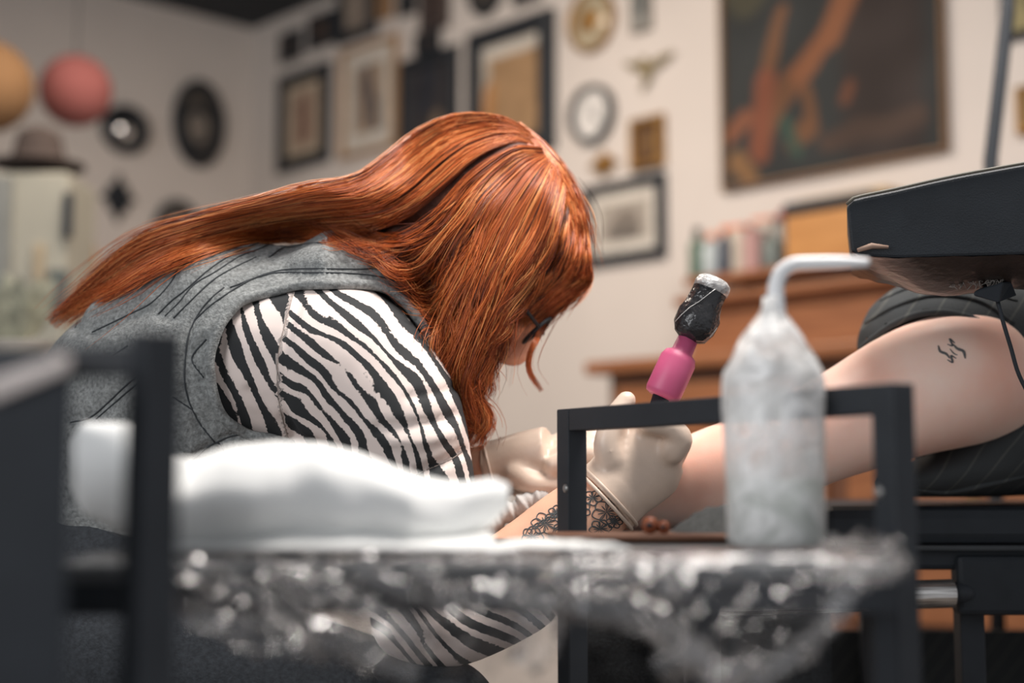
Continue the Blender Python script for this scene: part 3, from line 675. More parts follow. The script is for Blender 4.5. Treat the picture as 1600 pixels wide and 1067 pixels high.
# forearm tattoo: flower outlines inked on the skin
ink = MB()
def T(pts, r=.0007, tp=True): surf_line(ink, atree, pts, r, .0002, taper=tp)
def flower(cx, cy, R, n, rot, squash=.8):
    for k in range(n):
        a = rot+2*math.pi*k/n; w_ = math.pi/n*1.05
        tip = (cx+R*math.cos(a), cy+R*squash*math.sin(a))
        l = (cx+R*.72*math.cos(a-w_), cy+R*.72*squash*math.sin(a-w_)); r_ = (cx+R*.72*math.cos(a+w_), cy+R*.72*squash*math.sin(a+w_))
        T([(cx, cy), l, tip, r_, (cx, cy)])
        T([(cx+R*.1*math.cos(a), cy+R*.1*math.sin(a)), (cx+R*.6*math.cos(a+.05), cy+R*.6*squash*math.sin(a+.05))], .0006)
flower(948, 800, 24, 5, .3); flower(938, 826, 18, 6, .9); flower(852, 818, 22, 6, .1); flower(908, 796, 16, 5, .6); flower(880, 826, 15, 6, .4); flower(926, 778, 15, 5, .2); flower(962, 784, 14, 6, .7); flower(832, 838, 18, 5, .2); flower(960, 815, 13, 6, .1); flower(870, 800, 13, 5, .9)
for k in range(7): T([(930+k*5, 772-k*2), (940+k*5, 757+k*2), (952+k*4, 762+k*6), (958+k*3, 772+k*7)], .0007)
for k in range(9): T([(820+k*8, 838-k*5), (828+k*9, 824-k*5), (842+k*9, 822-k*5)], .0008)
for k in range(6): T([(865+k*6, 838-k*2), (880+k*6, 826-k*3), (892+k*5, 832-k*4)], .0008)
ink.build('tattoo', M_ink, artist, smooth=True)

# zebra shirt
ARM = [(470, 570, 1.515, 128, .11), (540, 590, 1.49, 140, .105), (610, 660, 1.48, 116, .095), (650, 755, 1.475, 92, .08), (662, 860, 1.47, 82, .07), (650, 960, 1.46, 74, .065)]
def zebra_limbs(mb):
    limb(mb, [(p[0]+8, p[1], p[2], p[3]-12, p[4]-.012) for p in TOR], n=28)
    limb(mb, ARM, n=28, steps=36)
    limb(mb, [(640, 972, 1.46, 62), (700, 975, 1.462, 64), (760, 958, 1.465, 62), (822, 930, 1.466, 58)], n=24)
    limb(mb, [(560, 540, 1.74, 120, .09), (600, 680, 1.74, 95), (655, 785, 1.70, 76), (700, 765, 1.65, 62)], n=24)
    limb(mb, [(560, 520, 1.61, 110, .16), (600, 480, 1.605, 85, .1)], n=24)
mb = MB(); zebra_limbs(mb)
# soft folds near the hem and the armpit
for a, b2, c2 in (((470, 640), (560, 700), (640, 735)), ((610, 655), (670, 665), (706, 655)), ((640, 720), (690, 700), (718, 690))):
    pass
mez = solid('zebra_shirt', mb, .0045, 7)
V = verts_np(mez); X, Y = proj_np(V)
nrm = np.empty(len(V)*3, np.float32); mez.vertices.foreach_get('normal', nrm); nrm = nrm.reshape(-1, 3)
dsp = np.array([mnoise.noise((v[0]*11, v[1]*8, v[2]*11))*.004 for v in V])
for pts, dep_, wd_ in (([(590, 668), (640, 664), (690, 655), (712, 648)], .006, 60), ([(610, 690), (660, 690), (710, 678)], -.004, 60), ([(628, 752), (660, 737), (700, 720), (724, 706)], .007, 50), ([(455, 690), (420, 660), (390, 610)], .005, 60),
                       ([(440, 660), (470, 690), (500, 700)], .005, 60), ([(400, 570), (420, 620), (436, 650)], .003, 60), ([(640, 620), (690, 612), (706, 606)], .004, 60), ([(470, 470), (452, 520), (442, 600), (452, 690)], .003, 50)):
    dm = np.full(len(V), 1e9)
    for q in catmull(pts, 40): dm = np.minimum(dm, (X-q[0])**2+(Y-q[1])**2)
    dsp -= dep_*np.exp(-dm/wd_)*(nrm[:, 1] < .3)
mez.vertices.foreach_set('co', (V+nrm*dsp[:, None]).astype(np.float32).ravel()); mez.update()
V = verts_np(mez); X, Y = proj_np(V)
seamx = np.interp(Y, [440, 500, 560, 620, 700], [462, 446, 434, 436, 452])
ph_s = np.hypot(X-243, Y-872)/23.5
ph_p = (X*.90-Y*.30)/30.0 + .9*np.sin(Y/60.0)*.4
wgt = (X > seamx)
ph = np.where(wgt, ph_s, ph_p)
low = Y > 880
ph = np.where(low, (X*.62-Y*.78)/24.0+.5*np.sin(X/35.0), ph)
al = np.where(wgt, np.arctan2(Y-872, X-243)*7.0, Y/70.0)
M_zebra = bpy.data.materials.new('zebra_print_cotton'); M_zebra.use_nodes = True; MATS['zebra'] = M_zebra
nt = M_zebra.node_tree; L = nt.links.new; N_ = nt.nodes.new
def vmath(op, a, b=None):
    n = N_('ShaderNodeMath'); n.operation = op
    for i, q in enumerate((a, b)):
        if q is None: continue
        if isinstance(q, (int, float)): n.inputs[i].default_value = q
        else: L(q, n.inputs[i])
    return n.outputs[0]
at = N_('ShaderNodeAttribute'); at.attribute_name = 'stripe'
al_n = N_('ShaderNodeAttribute'); al_n.attribute_name = 'along'
comb = N_('ShaderNodeCombineXYZ'); L(vmath('MULTIPLY', at.outputs['Fac'], .45), comb.inputs[0]); L(vmath('MULTIPLY', al_n.outputs['Fac'], .55), comb.inputs[1])
n1 = N_('ShaderNodeTexNoise'); n1.inputs['Scale'].default_value = 1.0; n1.inputs['Detail'].default_value = 1; L(comb.outputs[0], n1.inputs[0])
comb2 = N_('ShaderNodeCombineXYZ'); L(vmath('MULTIPLY', at.outputs['Fac'], 1.0), comb2.inputs[0]); L(vmath('MULTIPLY', al_n.outputs['Fac'], .8), comb2.inputs[1]); comb2.inputs[2].default_value = 4.2
n2 = N_('ShaderNodeTexNoise'); n2.inputs['Scale'].default_value = 1.0; n2.inputs['Detail'].default_value = 1; L(comb2.outputs[0], n2.inputs[0])
tc = N_('ShaderNodeTexCoord'); n3 = N_('ShaderNodeTexNoise'); n3.inputs['Scale'].default_value = 260; n3.inputs['Detail'].default_value = 2; L(tc.outputs['Object'], n3.inputs[0])
phs = vmath('ADD', at.outputs['Fac'], vmath('MULTIPLY', vmath('SUBTRACT', n1.outputs['Fac'], .5), 1.7))
sn = vmath('SINE', vmath('MULTIPLY', phs, 2*math.pi))
sn = vmath('ADD', sn, vmath('MULTIPLY', vmath('SUBTRACT', n2.outputs['Fac'], .5), 3.9))
sn = vmath('ADD', sn, vmath('MULTIPLY', vmath('SUBTRACT', n3.outputs['Fac'], .5), 1.3))
rp = N_('ShaderNodeValToRGB'); rp.color_ramp.elements[0].position = .49; rp.color_ramp.elements[1].position = .53
rp.color_ramp.elements[0].color = (.024, .026, .028, 1); rp.color_ramp.elements[1].color = (*srgb(232, 217, 210), 1)
L(vmath('ADD', vmath('MULTIPLY', sn, .25), .53), rp.inputs[0])
bs = nt.nodes['Principled BSDF']; L(rp.outputs[0], bs.inputs['Base Color']); bs.inputs['Roughness'].default_value = .85
n4 = N_('ShaderNodeTexNoise'); n4.inputs['Scale'].default_value = 9; n4.inputs['Detail'].default_value = 2; L(tc.outputs['Object'], n4.inputs[0])
bp = N_('ShaderNodeBump'); bp.inputs['Strength'].default_value = .6; bp.inputs['Distance'].default_value = .02; L(n4.outputs['Fac'], bp.inputs['Height']); L(bp.outputs[0], bs.inputs['Normal'])
zeb = meobj('shirt', mez, M_zebra, artist)
for nm, arr in (('stripe', ph), ('along', al)):
    a_ = mez.attributes.new(nm, 'FLOAT', 'POINT'); a_.data.foreach_set('value', arr.astype(np.float32))
ztree = bvh_of(mez)
for pts, rr in (([(461, 449), (450, 490), (437, 540), (433, 590), (438, 640), (452, 690)], .0005), ([(632, 752), (660, 737), (700, 720), (722, 706)], .0006)):
    sm = MB(); surf_line(sm, ztree, pts, rr, 0)
    sm.build('seam', mat('brown_thread', srgb(160, 146, 138), .9), zeb, smooth=True).matrix_parent_inverse = Matrix.Identity(4)

# vest
mb = MB()
limb(mb, TOR, n=32, steps=40)
limb(mb, [(440, 590, 1.53, 175, .09), (530, 560, 1.52, 150, .095), (580, 560, 1.53, 120, .09)], n=28)
limb(mb, [(480, 540, 1.68, 150, .1), (570, 540, 1.70, 120, .09)], n=28)
limb(mb, [(540, 495, 1.6, 132, .17), (605, 490, 1.6, 98, .14), (640, 520, 1.6, 66, .12)], n=28)
SEAMS = ([(118, 512), (130, 478), (150, 440), (178, 420)], [(144, 519), (200, 492), (238, 472), (268, 440), (285, 407), (310, 392), (341, 383), (430, 364)],
            [(247, 491), (268, 470), (290, 453), (322, 425), (350, 405), (383, 388), (425, 371)], [(258, 494), (280, 472), (304, 444), (336, 425), (372, 402), (407, 388), (440, 372)],
            [(271, 497), (292, 476), (330, 440), (362, 420), (400, 402)], [(304, 500), (336, 472), (388, 439), (430, 424), (468, 420), (530, 420), (575, 420), (590, 413)], [(420, 402), (450, 385), (520, 380), (580, 395), (640, 440)],
            [(350, 449), (330, 466), (313, 486), (296, 520), (290, 560), (290, 608), (308, 655), (336, 692)], [(336, 692), (360, 682), (392, 676)], [(300, 720), (336, 692), (352, 706)], [(322, 530), (300, 560), (318, 590)],
            [(200, 540), (170, 560)], [(110, 660), (144, 650), (196, 603), (225, 580)], [(150, 655), (204, 608), (235, 585)], [(300, 640), (270, 620)], [(360, 449), (420, 428), (480, 426), (560, 428), (620, 440), (655, 470), (676, 510)])
mev = solid('vest', mb, .004, 8)
# puffy quilting: the cloth sinks along the stitched lines and swells between them
V = verts_np(mev); nrm = np.empty(len(V)*3, np.float32); mev.vertices.foreach_get('normal', nrm); nrm = nrm.reshape(-1, 3)
X, Y = proj_np(V); dmin = np.full(len(V), 1e9)
for pts in SEAMS:
    for q in catmull(pts, 40): dmin = np.minimum(dmin, (X-q[0])**2+(Y-q[1])**2)
dsp = np.array([mnoise.noise((v[0]*14, v[1]*9, v[2]*14))*.006+mnoise.noise((v[0]*45, v[1]*28, v[2]*45))*.0018 for v in V])
dsp -= .0045*np.exp(-dmin/70.0)*(nrm[:, 1] < .3)
mev.vertices.foreach_set('co', (V+nrm*dsp[:, None]).astype(np.float32).ravel()); mev.update()
vtree0 = bvh_of(mev)
hole = [(461, 448), (503, 446), (589, 448), (628, 469), (654, 499), (671, 528), (690, 580), (720, 620), (780, 700), (780, 860), (650, 850), (560, 790), (480, 705), (431, 684), (398, 679), (372, 668), (349, 650), (336, 623), (328, 584), (329, 551), (343, 512), (359, 489), (382, 469), (431, 456)]
V = verts_np(mev); X, Y = proj_np(V)
# quilting: gentle puffing between the stitched lines
kill = set(np.nonzero(in_poly(X, Y, hole) & (V[:, 1] < 1.60))[0].tolist())
bm = bmesh.new(); bm.from_mesh(mev); bm.verts.ensure_lookup_table()
bmesh.ops.delete(bm, geom=[bm.verts[i] for i in kill], context='VERTS'); bm.to_mesh(mev); bm.free()
vest = meobj('vest', mev, M_denim, artist)
bd = MB()
edge = [(690, 575), (671, 526), (654, 497), (628, 466), (589, 446), (503, 444), (461, 446), (431, 454), (382, 467), (359, 487), (343, 510), (329, 550), (328, 584), (336, 624), (349, 652), (372, 671), (398, 682), (431, 688), (480, 706), (540, 760)]
surf_line(bd, vtree0, edge, .0058, -.001, 110)
b_ = bd.build('armhole_binding', M_denim, vest, smooth=True); b_.matrix_parent_inverse = Matrix.Identity(4)
for pts in SEAMS:
    sm = MB(); surf_line(sm, vtree0, pts, .0009, .0001, 40)
    if sm.v: sm.build('stitched_seam', M_seam, vest, smooth=True).matrix_parent_inverse = Matrix.Identity(4)
# trousers and shoes
mb = MB()
limb(mb, [(200, 900, 1.62, 216, .188), (170, 1040, 1.62, 200, .185)], n=24)
for dz in (-.11, .11):
    limb(mb, [(190, 1010, 1.62+dz, 135), (380, 1050, 1.60+dz, 118), (560, 1092, 1.59+dz, 98), (690, 1122, 1.58+dz, 80)], n=24)
    kx = P(690, 1122, 1.58+dz)
    mb.tube([kx, kx+Vector((.0, 0, -.2)), Vector((kx.x-.03, kx.y, .08))], [.062, .055, .045], n=20, round_caps=True)
tro = meobj('trousers', solid('trousers', mb, .009, 6), M_denim_dark, artist)
for dz in (-.11, .11):
    kx = P(690, 1122, 1.58+dz)
    MB().tube([(kx.x-.07, kx.y, .04), (kx.x+.02, kx.y, .045), (kx.x+.13, kx.y, .03)], [(.04, .04), (.045, .042), (.03, .036)], n=16, up=(0, 1, 0), round_caps=True).build('shoe', M_black, artist, smooth=True)
sz = P(180, 1040, 1.62); zs = sz.z-.155
t = thing('round_stool', (sz.x, sz.y, 0), 'black round stool under the seated artist', 'stool')
MB().lathe((sz.x, sz.y, zs-.06), [(.17, 0), (.18, .02), (.18, .05), (.16, .062)], n=32).build('seat', M_vinyl, t, smooth=True)
MB().tube([(sz.x, sz.y, .06), (sz.x, sz.y, zs-.06)], .025, n=16).build('column', M_blackmetal, t, smooth=True)
for k in range(5):
    a = 2*math.pi*k/5; MB().tube([(sz.x, sz.y, .08), (sz.x+.25*math.cos(a), sz.y+.25*math.sin(a), .05)], .016, n=10).build('leg', M_blackmetal, t, smooth=True)
    MB().lathe((sz.x+.25*math.cos(a), sz.y+.25*math.sin(a), 0), [(.02, 0), (.025, .02), (.02, .045)], n=14).build('caster', M_black, t, smooth=True)

# ------------------------------------------------------------------ red hair
mb = MB()
limb(mb, [(*hp(-85, 60), HD, 70, .06), (775, 330, HD, 128, .088), (800, 375, HD, 105, .09)], n=28)
limb(mb, [(725, 300, HD, 95, .085), (785, 266, HD, 66, .07), (832, 308, HD, 48, .06)], n=28)
limb(mb, [(700, 330, HD, 100, .088), (640, 330, HD, 62, .09), (570, 330, HD, 38, .10), (480, 330, HD-.02, 26, .10), (390, 340, HD-.03, 19, .09), (300, 370, HD-.03, 20, .07), (220, 405, HD-.02, 21, .05), (150, 450, HD-.02, 15, .03), (100, 488, HD-.02, 8, .015)], n=28, steps=60)
limb(mb, [(760, 360, HD-.03, 90, .07), (738, 450, HD-.05, 66, .06), (722, 540, HD-.06, 42, .05), (722, 610, HD-.06, 28, .035), (735, 660, HD-.06, 20, .02)], n=24)
limb(mb, [(830, 320, HD, 70, .085), (862, 380, HD, 46, .08), (880, 420, HD, 28, .07)], n=24)
limb(mb, [(800, 400, HD-.045, 55, .05), (770, 470, HD-.06, 40, .035), (752, 540, HD-.06, 26, .03)], n=20)
limb(mb, [(722, 380, HD-.04, 60, .06), (668, 398, HD-.05, 44, .05), (622, 392, HD-.05, 26, .04)], n=20)
meh = solid('hair_mass', mb, .006, 5)
M_hairbase = mat('red_hair_mass', (.085, .022, .008), .6, var=.4, scale=60, bump=.5, bscale=160)
hb = meobj('hair_mass', meh, M_hairbase, artist); htree = bvh_of(meh)
# depth map of the hair seen from the front
gx, gy = np.arange(50, 960, 6.0), np.arange(150, 740, 6.0)
DM = np.full((len(gy), len(gx)), np.nan); DV = DM.copy()
for j, yy in enumerate(gy):
    for i, xx in enumerate(gx):
        h = cast(htree, xx, yy)
        best = h[0].y if h[0] is not None else np.nan
        DM[j, i] = best
        h2 = cast(vtree0, xx, yy)
        if h2[0] is not None: DV[j, i] = h2[0].y
        h3 = cast(atree, xx, yy)
        if h3[0] is not None and yy < 600 and xx > 560: DV[j, i] = np.nanmin([DV[j, i], h3[0].y-.002])
# fill misses outward with their neighbours
for _ in range(14):
    nanm = np.isnan(DM)
    if not nanm.any(): break
    pad = np.pad(DM, 1, constant_values=np.nan); st = np.stack([pad[1:-1, :-2], pad[1:-1, 2:], pad[:-2, 1:-1], pad[2:, 1:-1]])
    cnt = np.sum(~np.isnan(st), 0); avg = np.where(cnt > 0, np.nansum(st, 0)/np.maximum(cnt, 1), np.nan)
    DM = np.where(nanm, avg, DM)
DM = np.where(np.isnan(DM), HD, DM)
# keep the hair on top of the vest
DM = np.where(~np.isnan(DV), np.minimum(DM, DV-.004), DM)
for _ in range(8):
    pad = np.pad(DM, 1, mode='edge'); DM = (pad[1:-1, 1:-1]*2+pad[1:-1, :-2]+pad[1:-1, 2:]+pad[:-2, 1:-1]+pad[2:, 1:-1])/6
def depth_at(x, y):
    fx = np.clip((x-gx[0])/6.0, 0, len(gx)-1.001); fy = np.clip((y-gy[0])/6.0, 0, len(gy)-1.001)
    i, j = fx.astype(int), fy.astype(int); u, v = fx-i, fy-j
    return DM[j, i]*(1-u)*(1-v)+DM[j, i+1]*u*(1-v)+DM[j+1, i]*(1-u)*v+DM[j+1, i+1]*u*v
G_A = [[(825, 200), (780, 180), (715, 178), (655, 203), (605, 245), (555, 280), (480, 296), (395, 322), (300, 348), (215, 378), (150, 430), (75, 506)],
       [(835, 212), (790, 192), (725, 196), (668, 224), (618, 266), (563, 300), (490, 312), (410, 331), (318, 358), (228, 392), (158, 442), (82, 503)],
       [(842, 222), (800, 205), (735, 218), (682, 253), (633, 296), (578, 326), (505, 334), (425, 345), (335, 370), (245, 410), (180, 453), (105, 497)],
       [(848, 232), (810, 220), (750, 243), (698, 288), (648, 328), (598, 352), (535, 366), (465, 372), (392, 372), (312, 392), (235, 424), (150, 470)]]
G_B = [[(848, 230), (802, 228), (745, 262), (700, 312), (662, 352), (618, 374), (560, 372), (500, 358), (440, 352)],
       [(850, 236), (805, 240), (750, 285), (712, 338), (680, 382), (655, 412), (625, 420), (585, 400), (545, 380)],
       [(852, 240), (815, 250), (762, 302), (728, 362), (704, 415), (690, 455), (672, 470), (650, 455), (625, 432)],
       [(854, 243), (825, 258), (775, 315), (742, 380), (718, 440), (704, 490), (697, 540), (690, 590), (700, 625)],
       [(856, 246), (835, 265), (790, 330), (757, 400), (733, 470), (716, 535), (704, 590), (708, 645), (722, 690), (728, 700)],
       [(860, 250), (845, 275), (805, 345), (772, 420), (748, 490), (732, 550), (722, 600), (742, 640), (756, 668), (736, 694)],
       [(866, 256), (856, 285), (825, 360), (792, 430), (768, 495), (756, 550), (744, 595), (730, 628), (748, 650), (752, 676)],
       [(875, 268), (868, 300), (845, 375), (812, 440), (788, 495), (772, 540), (762, 582), (750, 612)],
       [(885, 283), (880, 320), (862, 390), (838, 440), (812, 480), (792, 510), (778, 550)]]
G_C = [[(882, 280), (884, 325), (872, 388), (852, 435), (828, 470), (806, 500), (798, 520)],
       [(890, 293), (899, 340), (895, 392), (882, 432), (862, 458), (842, 482), (826, 505), (816, 522)],
       [(897, 308), (909, 350), (911, 400), (903, 438), (884, 462), (866, 482), (848, 504), (836, 522)],
       [(902, 318), (914, 355), (917, 400), (919, 438), (902, 456), (884, 470), (868, 484)]]
G_D = [[(897, 310), (908, 350), (910, 400), (902, 438), (882, 468), (858, 495), (838, 525), (826, 555), (826, 580), (846, 611)],
       [(899, 312), (911, 350), (914, 400), (908, 440), (890, 466), (866, 492), (846, 520), (832, 550), (830, 580), (847, 612)]]
NP = 22
strands, scol, srad = [], [], []
PAL = np.array([[.030, .008, .005], [.16, .032, .010], [.42, .088, .020], [.66, .17, .040], [.86, .36, .12]])  # strand tones, with the hair's shadows and highlights put into the ends
def grow(G, count, spread=5.0, wave=5.0, lift=(0, .012), clump=16, bright=0.0, mirror=False, rad=.00042):
    R = [catmull(g, 60) for g in G]
    nlock = max(1, count//clump)
    lock_s = RNG.uniform(0, len(G)-1.0001, nlock); lock_ph = RNG.uniform(0, 6.28, nlock); lock_am = RNG.uniform(.3, 1.2, nlock); lock_fr = RNG.uniform(.7, 1.8, nlock); lock_l = RNG.uniform(0, 1, nlock); lock_end = RNG.uniform(.78, 1.0, nlock); lock_b = RNG.normal(0, .8, nlock)
    for k in range(count):
        li = k % nlock; s = lock_s[li]+RNG.normal(0, .03); s = min(max(s, 0), len(G)-1.0001)
        i = int(s); u = s-i
        t0 = RNG.uniform(0, .05); t1 = min(1, lock_end[li]+RNG.normal(0, .05))
        if RNG.random() < .2: t0 = RNG.uniform(0, .5)
        t = np.linspace(t0, t1, NP)
        idx = np.clip(t*59, 0, 58.999); a = idx.astype(int); fr = (idx-a)[:, None]
        p0 = R[i][a]*(1-fr)+R[i][a+1]*fr; p1 = R[i+1][a]*(1-fr)+R[i+1][a+1]*fr
        q = p0*(1-u)+p1*u
        tg = np.gradient(q, axis=0); tg /= np.linalg.norm(tg, axis=1)[:, None]+1e-9; nr = np.stack([-tg[:, 1], tg[:, 0]], 1)
        env = np.clip(t*2.2, 0, 1)
        off = lock_am[li]*wave*np.sin(t*6.28*lock_fr[li]*2+lock_ph[li])*env*t + RNG.normal(0, spread)*env*(.4+.6*t) + 1.2*np.sin(t*RNG.uniform(8, 20)+RNG.uniform(0, 6.28))*env
        q = q+nr*off[:, None]
        if RNG.random() < .10: q = q+nr*(RNG.normal(0, 15)*t**1.3*(1+.3*np.sin(t*9+k)))[:, None]
        d = depth_at(q[:, 0], q[:, 1])
        lf = (lift[0]+(lift[1]-lift[0])*(lock_l[li]*.7+RNG.uniform(0, .5)))*(.25+.75*env)+.003*np.sin(t*6.28*lock_fr[li]*2+lock_ph[li]+1.5)*env
        d = d-lf
        if mirror: d = 2*HD-d+.0
        aa = (q[:, 0]-800)/F; bb = (533.5-q[:, 1])/F
        ry = CA-bb*SA; rz = SA+bb*CA; sc_ = d/ry
        strands.append(np.stack([aa*sc_, d, EYE+rz*sc_], 1))
        c = np.clip(1.8+lock_b[li]*.9+RNG.normal(0, .6)+bright+(lock_l[li]-.4)*1.3, 0, 3.99); ci = int(c)  # random tone, plus low-lying locks darkened as shade between locks
        scol.append(PAL[ci]*(1-(c-ci))+PAL[ci+1]*(c-ci)); srad.append(rad*RNG.uniform(.7, 1.4))
grow(G_A, 2600, spread=4.5, wave=7, bright=.25, lift=(0, .015))
grow(G_B, 3900, spread=5, wave=14, lift=(0, .03))
grow(G_C, 1100, spread=5, wave=6, bright=.3)
G_E = [[(760, 250), (705, 312), (668, 362), (640, 390), (600, 392), (560, 380)], [(762, 302), (728, 362), (700, 405), (672, 430), (640, 428), (600, 406)], [(775, 315), (742, 380), (718, 435), (698, 465), (672, 474), (645, 455)]]
grow(G_E, 800, spread=5, wave=8, lift=(.004, .018))
for g in ([(750, 480), (722, 545), (694, 590), (704, 622), (742, 634), (757, 662), (738, 690), (716, 694)], [(735, 500), (712, 560), (688, 600), (712, 640), (740, 655), (730, 690), (722, 706)],
          [(770, 480), (748, 560), (728, 598), (690, 612), (684, 628)], [(765, 500), (745, 570), (736, 610), (756, 640), (760, 668), (744, 690)], [(728, 520), (704, 575), (690, 590), (676, 596)], [(742, 520), (728, 585), (705, 640), (715, 680), (735, 700)],
          [(790, 440), (768, 520), (756, 575), (764, 610), (752, 630)], [(740, 560), (716, 622), (724, 662), (748, 676), (752, 694), (736, 702)]):
    gg = np.array(g, float); grow([list(map(tuple, gg)), list(map(tuple, gg+np.array([9, 3])))], 70, spread=3.5, wave=3, lift=(.008, .022), clump=35, bright=.35)
G_T = [[(812, 190), (848, 222), (878, 262), (902, 312), (914, 362), (919, 420)], [(806, 193), (840, 228), (870, 270), (893, 318), (906, 370), (910, 425)], [(800, 198), (832, 236), (862, 280), (884, 326), (896, 378), (900, 430)]]
grow(G_T, 650, spread=4, wave=.8, lift=(0, .007), clump=6)
grow(G_T, 350, spread=5, wave=.8, mirror=True, lift=(0, .007), clump=6)
grow(G_D, 70, spread=2, wave=2, clump=70)
grow(G_A, 700, spread=6, wave=6, mirror=True, rad=.0006)
grow(G_B[3:], 900, spread=7, wave=8, mirror=True, rad=.0006)
grow(G_C, 400, spread=5, wave=4, mirror=True, rad=.0006)
S = np.array(strands); n_s = len(S); SR = np.array(srad)
Tn = np.gradient(S, axis=1); Tn /= np.linalg.norm(Tn, axis=2)[:, :, None]+1e-9
up = np.array([0.31, -.8, .5]); e1 = np.cross(Tn, up); e1 /= np.linalg.norm(e1, axis=2)[:, :, None]+1e-9; e2 = np.cross(Tn, e1)
prof = np.interp(np.linspace(0, 1, NP), [0, .1, .75, 1], [.7, 1, 1, .25])[None, :, None]*SR[:, None, None]
ringv = [S+(e1*math.cos(a)+e2*math.sin(a))*prof for a in (0, 2.094, 4.189)]
VV = np.stack(ringv, 2).reshape(-1, 3)        # strand, point, 3
base = (np.arange(n_s)[:, None]*NP+np.arange(NP-1)[None, :])*3
quads = np.stack([np.stack([base+j, base+(j+1) % 3, base+3+(j+1) % 3, base+3+j], -1) for j in range(3)], 2).reshape(-1, 4)
mh = bpy.data.meshes.new('hair'); mh.vertices.add(len(VV)); mh.vertices.foreach_set('co', VV.astype(np.float32).ravel())
mh.loops.add(len(quads)*4); mh.loops.foreach_set('vertex_index', quads.astype(np.int32).ravel())
mh.polygons.add(len(quads)); mh.polygons.foreach_set('loop_start', (np.arange(len(quads))*4).astype(np.int32))
mh.update(calc_edges=True); mh.validate()
ca = mh.color_attributes.new('Col', 'FLOAT_COLOR', 'POINT')
cv = np.repeat(np.array(scol), NP*3, axis=0); ca.data.foreach_set('color', np.concatenate([cv, np.ones((len(cv), 1))], 1).astype(np.float32).ravel())
M_hair = attr_mat('red_hair', rough=.38, spec=.5)
ho = meobj('hair', mh, M_hair, artist)
ho['label'] = 'long wavy copper red hair falling over back and face'

# ------------------------------------------------------------------ black end frames of the cart
EF = Vector((-.51, .86, 0)); NF = Vector((-.86, -.51, 0))
ZT = EYE+.0675; S_ = .021
pr = Vector((.268, 1.0, 0)); pl = Vector((.057, 1.36, 0))
EF = (pl-pr).normalized(); NF = Vector((-EF.y, EF.x, 0))
cart = thing('cart_frame', (.16, 1.18, 0), 'black square tube end frame standing behind the wrapped bottle', 'frame')
for p in (pr, pl):
    MB().box(p+Z*(ZT/2), EF, NF, Z, S_, S_, ZT).build('post', M_blackmetal, cart, bevel=.0012)
ctr = (pr+pl)/2
MB().box(ctr+Z*(ZT-S_/2), EF, NF, Z, (pl-pr).length-S_-.0005, S_*.98, S_).build('top_bar', M_blackmetal, cart, bevel=.0012)
MB().box(ctr+Z*.12, EF, NF, Z, (pl-pr).length-S_-.0005, S_*.98, S_).build('bottom_bar', M_blackmetal, cart, bevel=.0012)
for (px, py, p) in ((1373, 768, pr), (884, 763, pl)):
    o = Vector((0, 0, EYE)); r = ray(px, py); tt = (p+NF*(S_/2)-o).dot(NF)/r.dot(NF); h = o+r*tt
    MB().lathe(h-NF*.0005, [(.0042, 0), (.0042, .0012), (.003, .0022), (.0005, .0026)], axis=NF, n=16).build('bolt', mat('steel_bolt', (.35, .34, .33), .35, metal=.7), cart, smooth=True)
# near left side unit
lp = Vector((P(238, 700, .74).x, .74, 0)); zt2 = P(238, 520, .74).z
t = thing('side_shelf', (lp.x-.1, .85, 0), 'blurred black shelf unit close to the camera at the left', 'shelf')
E2 = Vector((-.985, .17, 0)); N2 = Vector((-.17, -.985, 0))
AX = Vector((-.62, .78, 0)); AY = Vector((-.78, -.62, 0))
MB().box(lp+Z*(zt2/2), AX, AY, Z, .0215, .0215, zt2).build('post', M_blackmetal, t, bevel=.001)
far = lp+E2*.42
MB().box(far+Z*(zt2/2), AX, AY, Z, .0185, .0185, zt2).build('post', M_blackmetal, t, bevel=.001)
MB().box(lp+E2*.21+Z*(zt2-.015), E2, N2, Z, .40, .012, .017).build('top_rail', M_blackmetal, t, bevel=.001)
zz = P(50, 622, .70).z
xr = P(112, 700, .70).x
MB().hexa([(xr-.3, .70, 0.02), (xr, .70, 0.02), (xr*.86/.7-.03, .86, 0.02), (xr-.3, .86, 0.02), (xr-.3, .70, zz-.02), (xr, .70, zz+.012), (xr*.86/.7-.03, .86, zz+.012), (xr-.3, .86, zz-.02)]).build('side_panel', M_black, t, bevel=.002)
a1, a2 = P(-20, 632, .695), P(112, 578, .695); a3, a4 = P(-20, 590, .695), P(112, 552, .695)
MB().hexa([a1, a2, a2+Vector((-.06, .12, .01)), a1+Vector((0, .12, .01)), a3, a4, a4+Vector((-.06, .12, .01)), a3+Vector((0, .12, .01))]).build('drawer_edge', mat('pale_pink_grey', srgb(215, 205, 200), .6), t, bevel=.003)

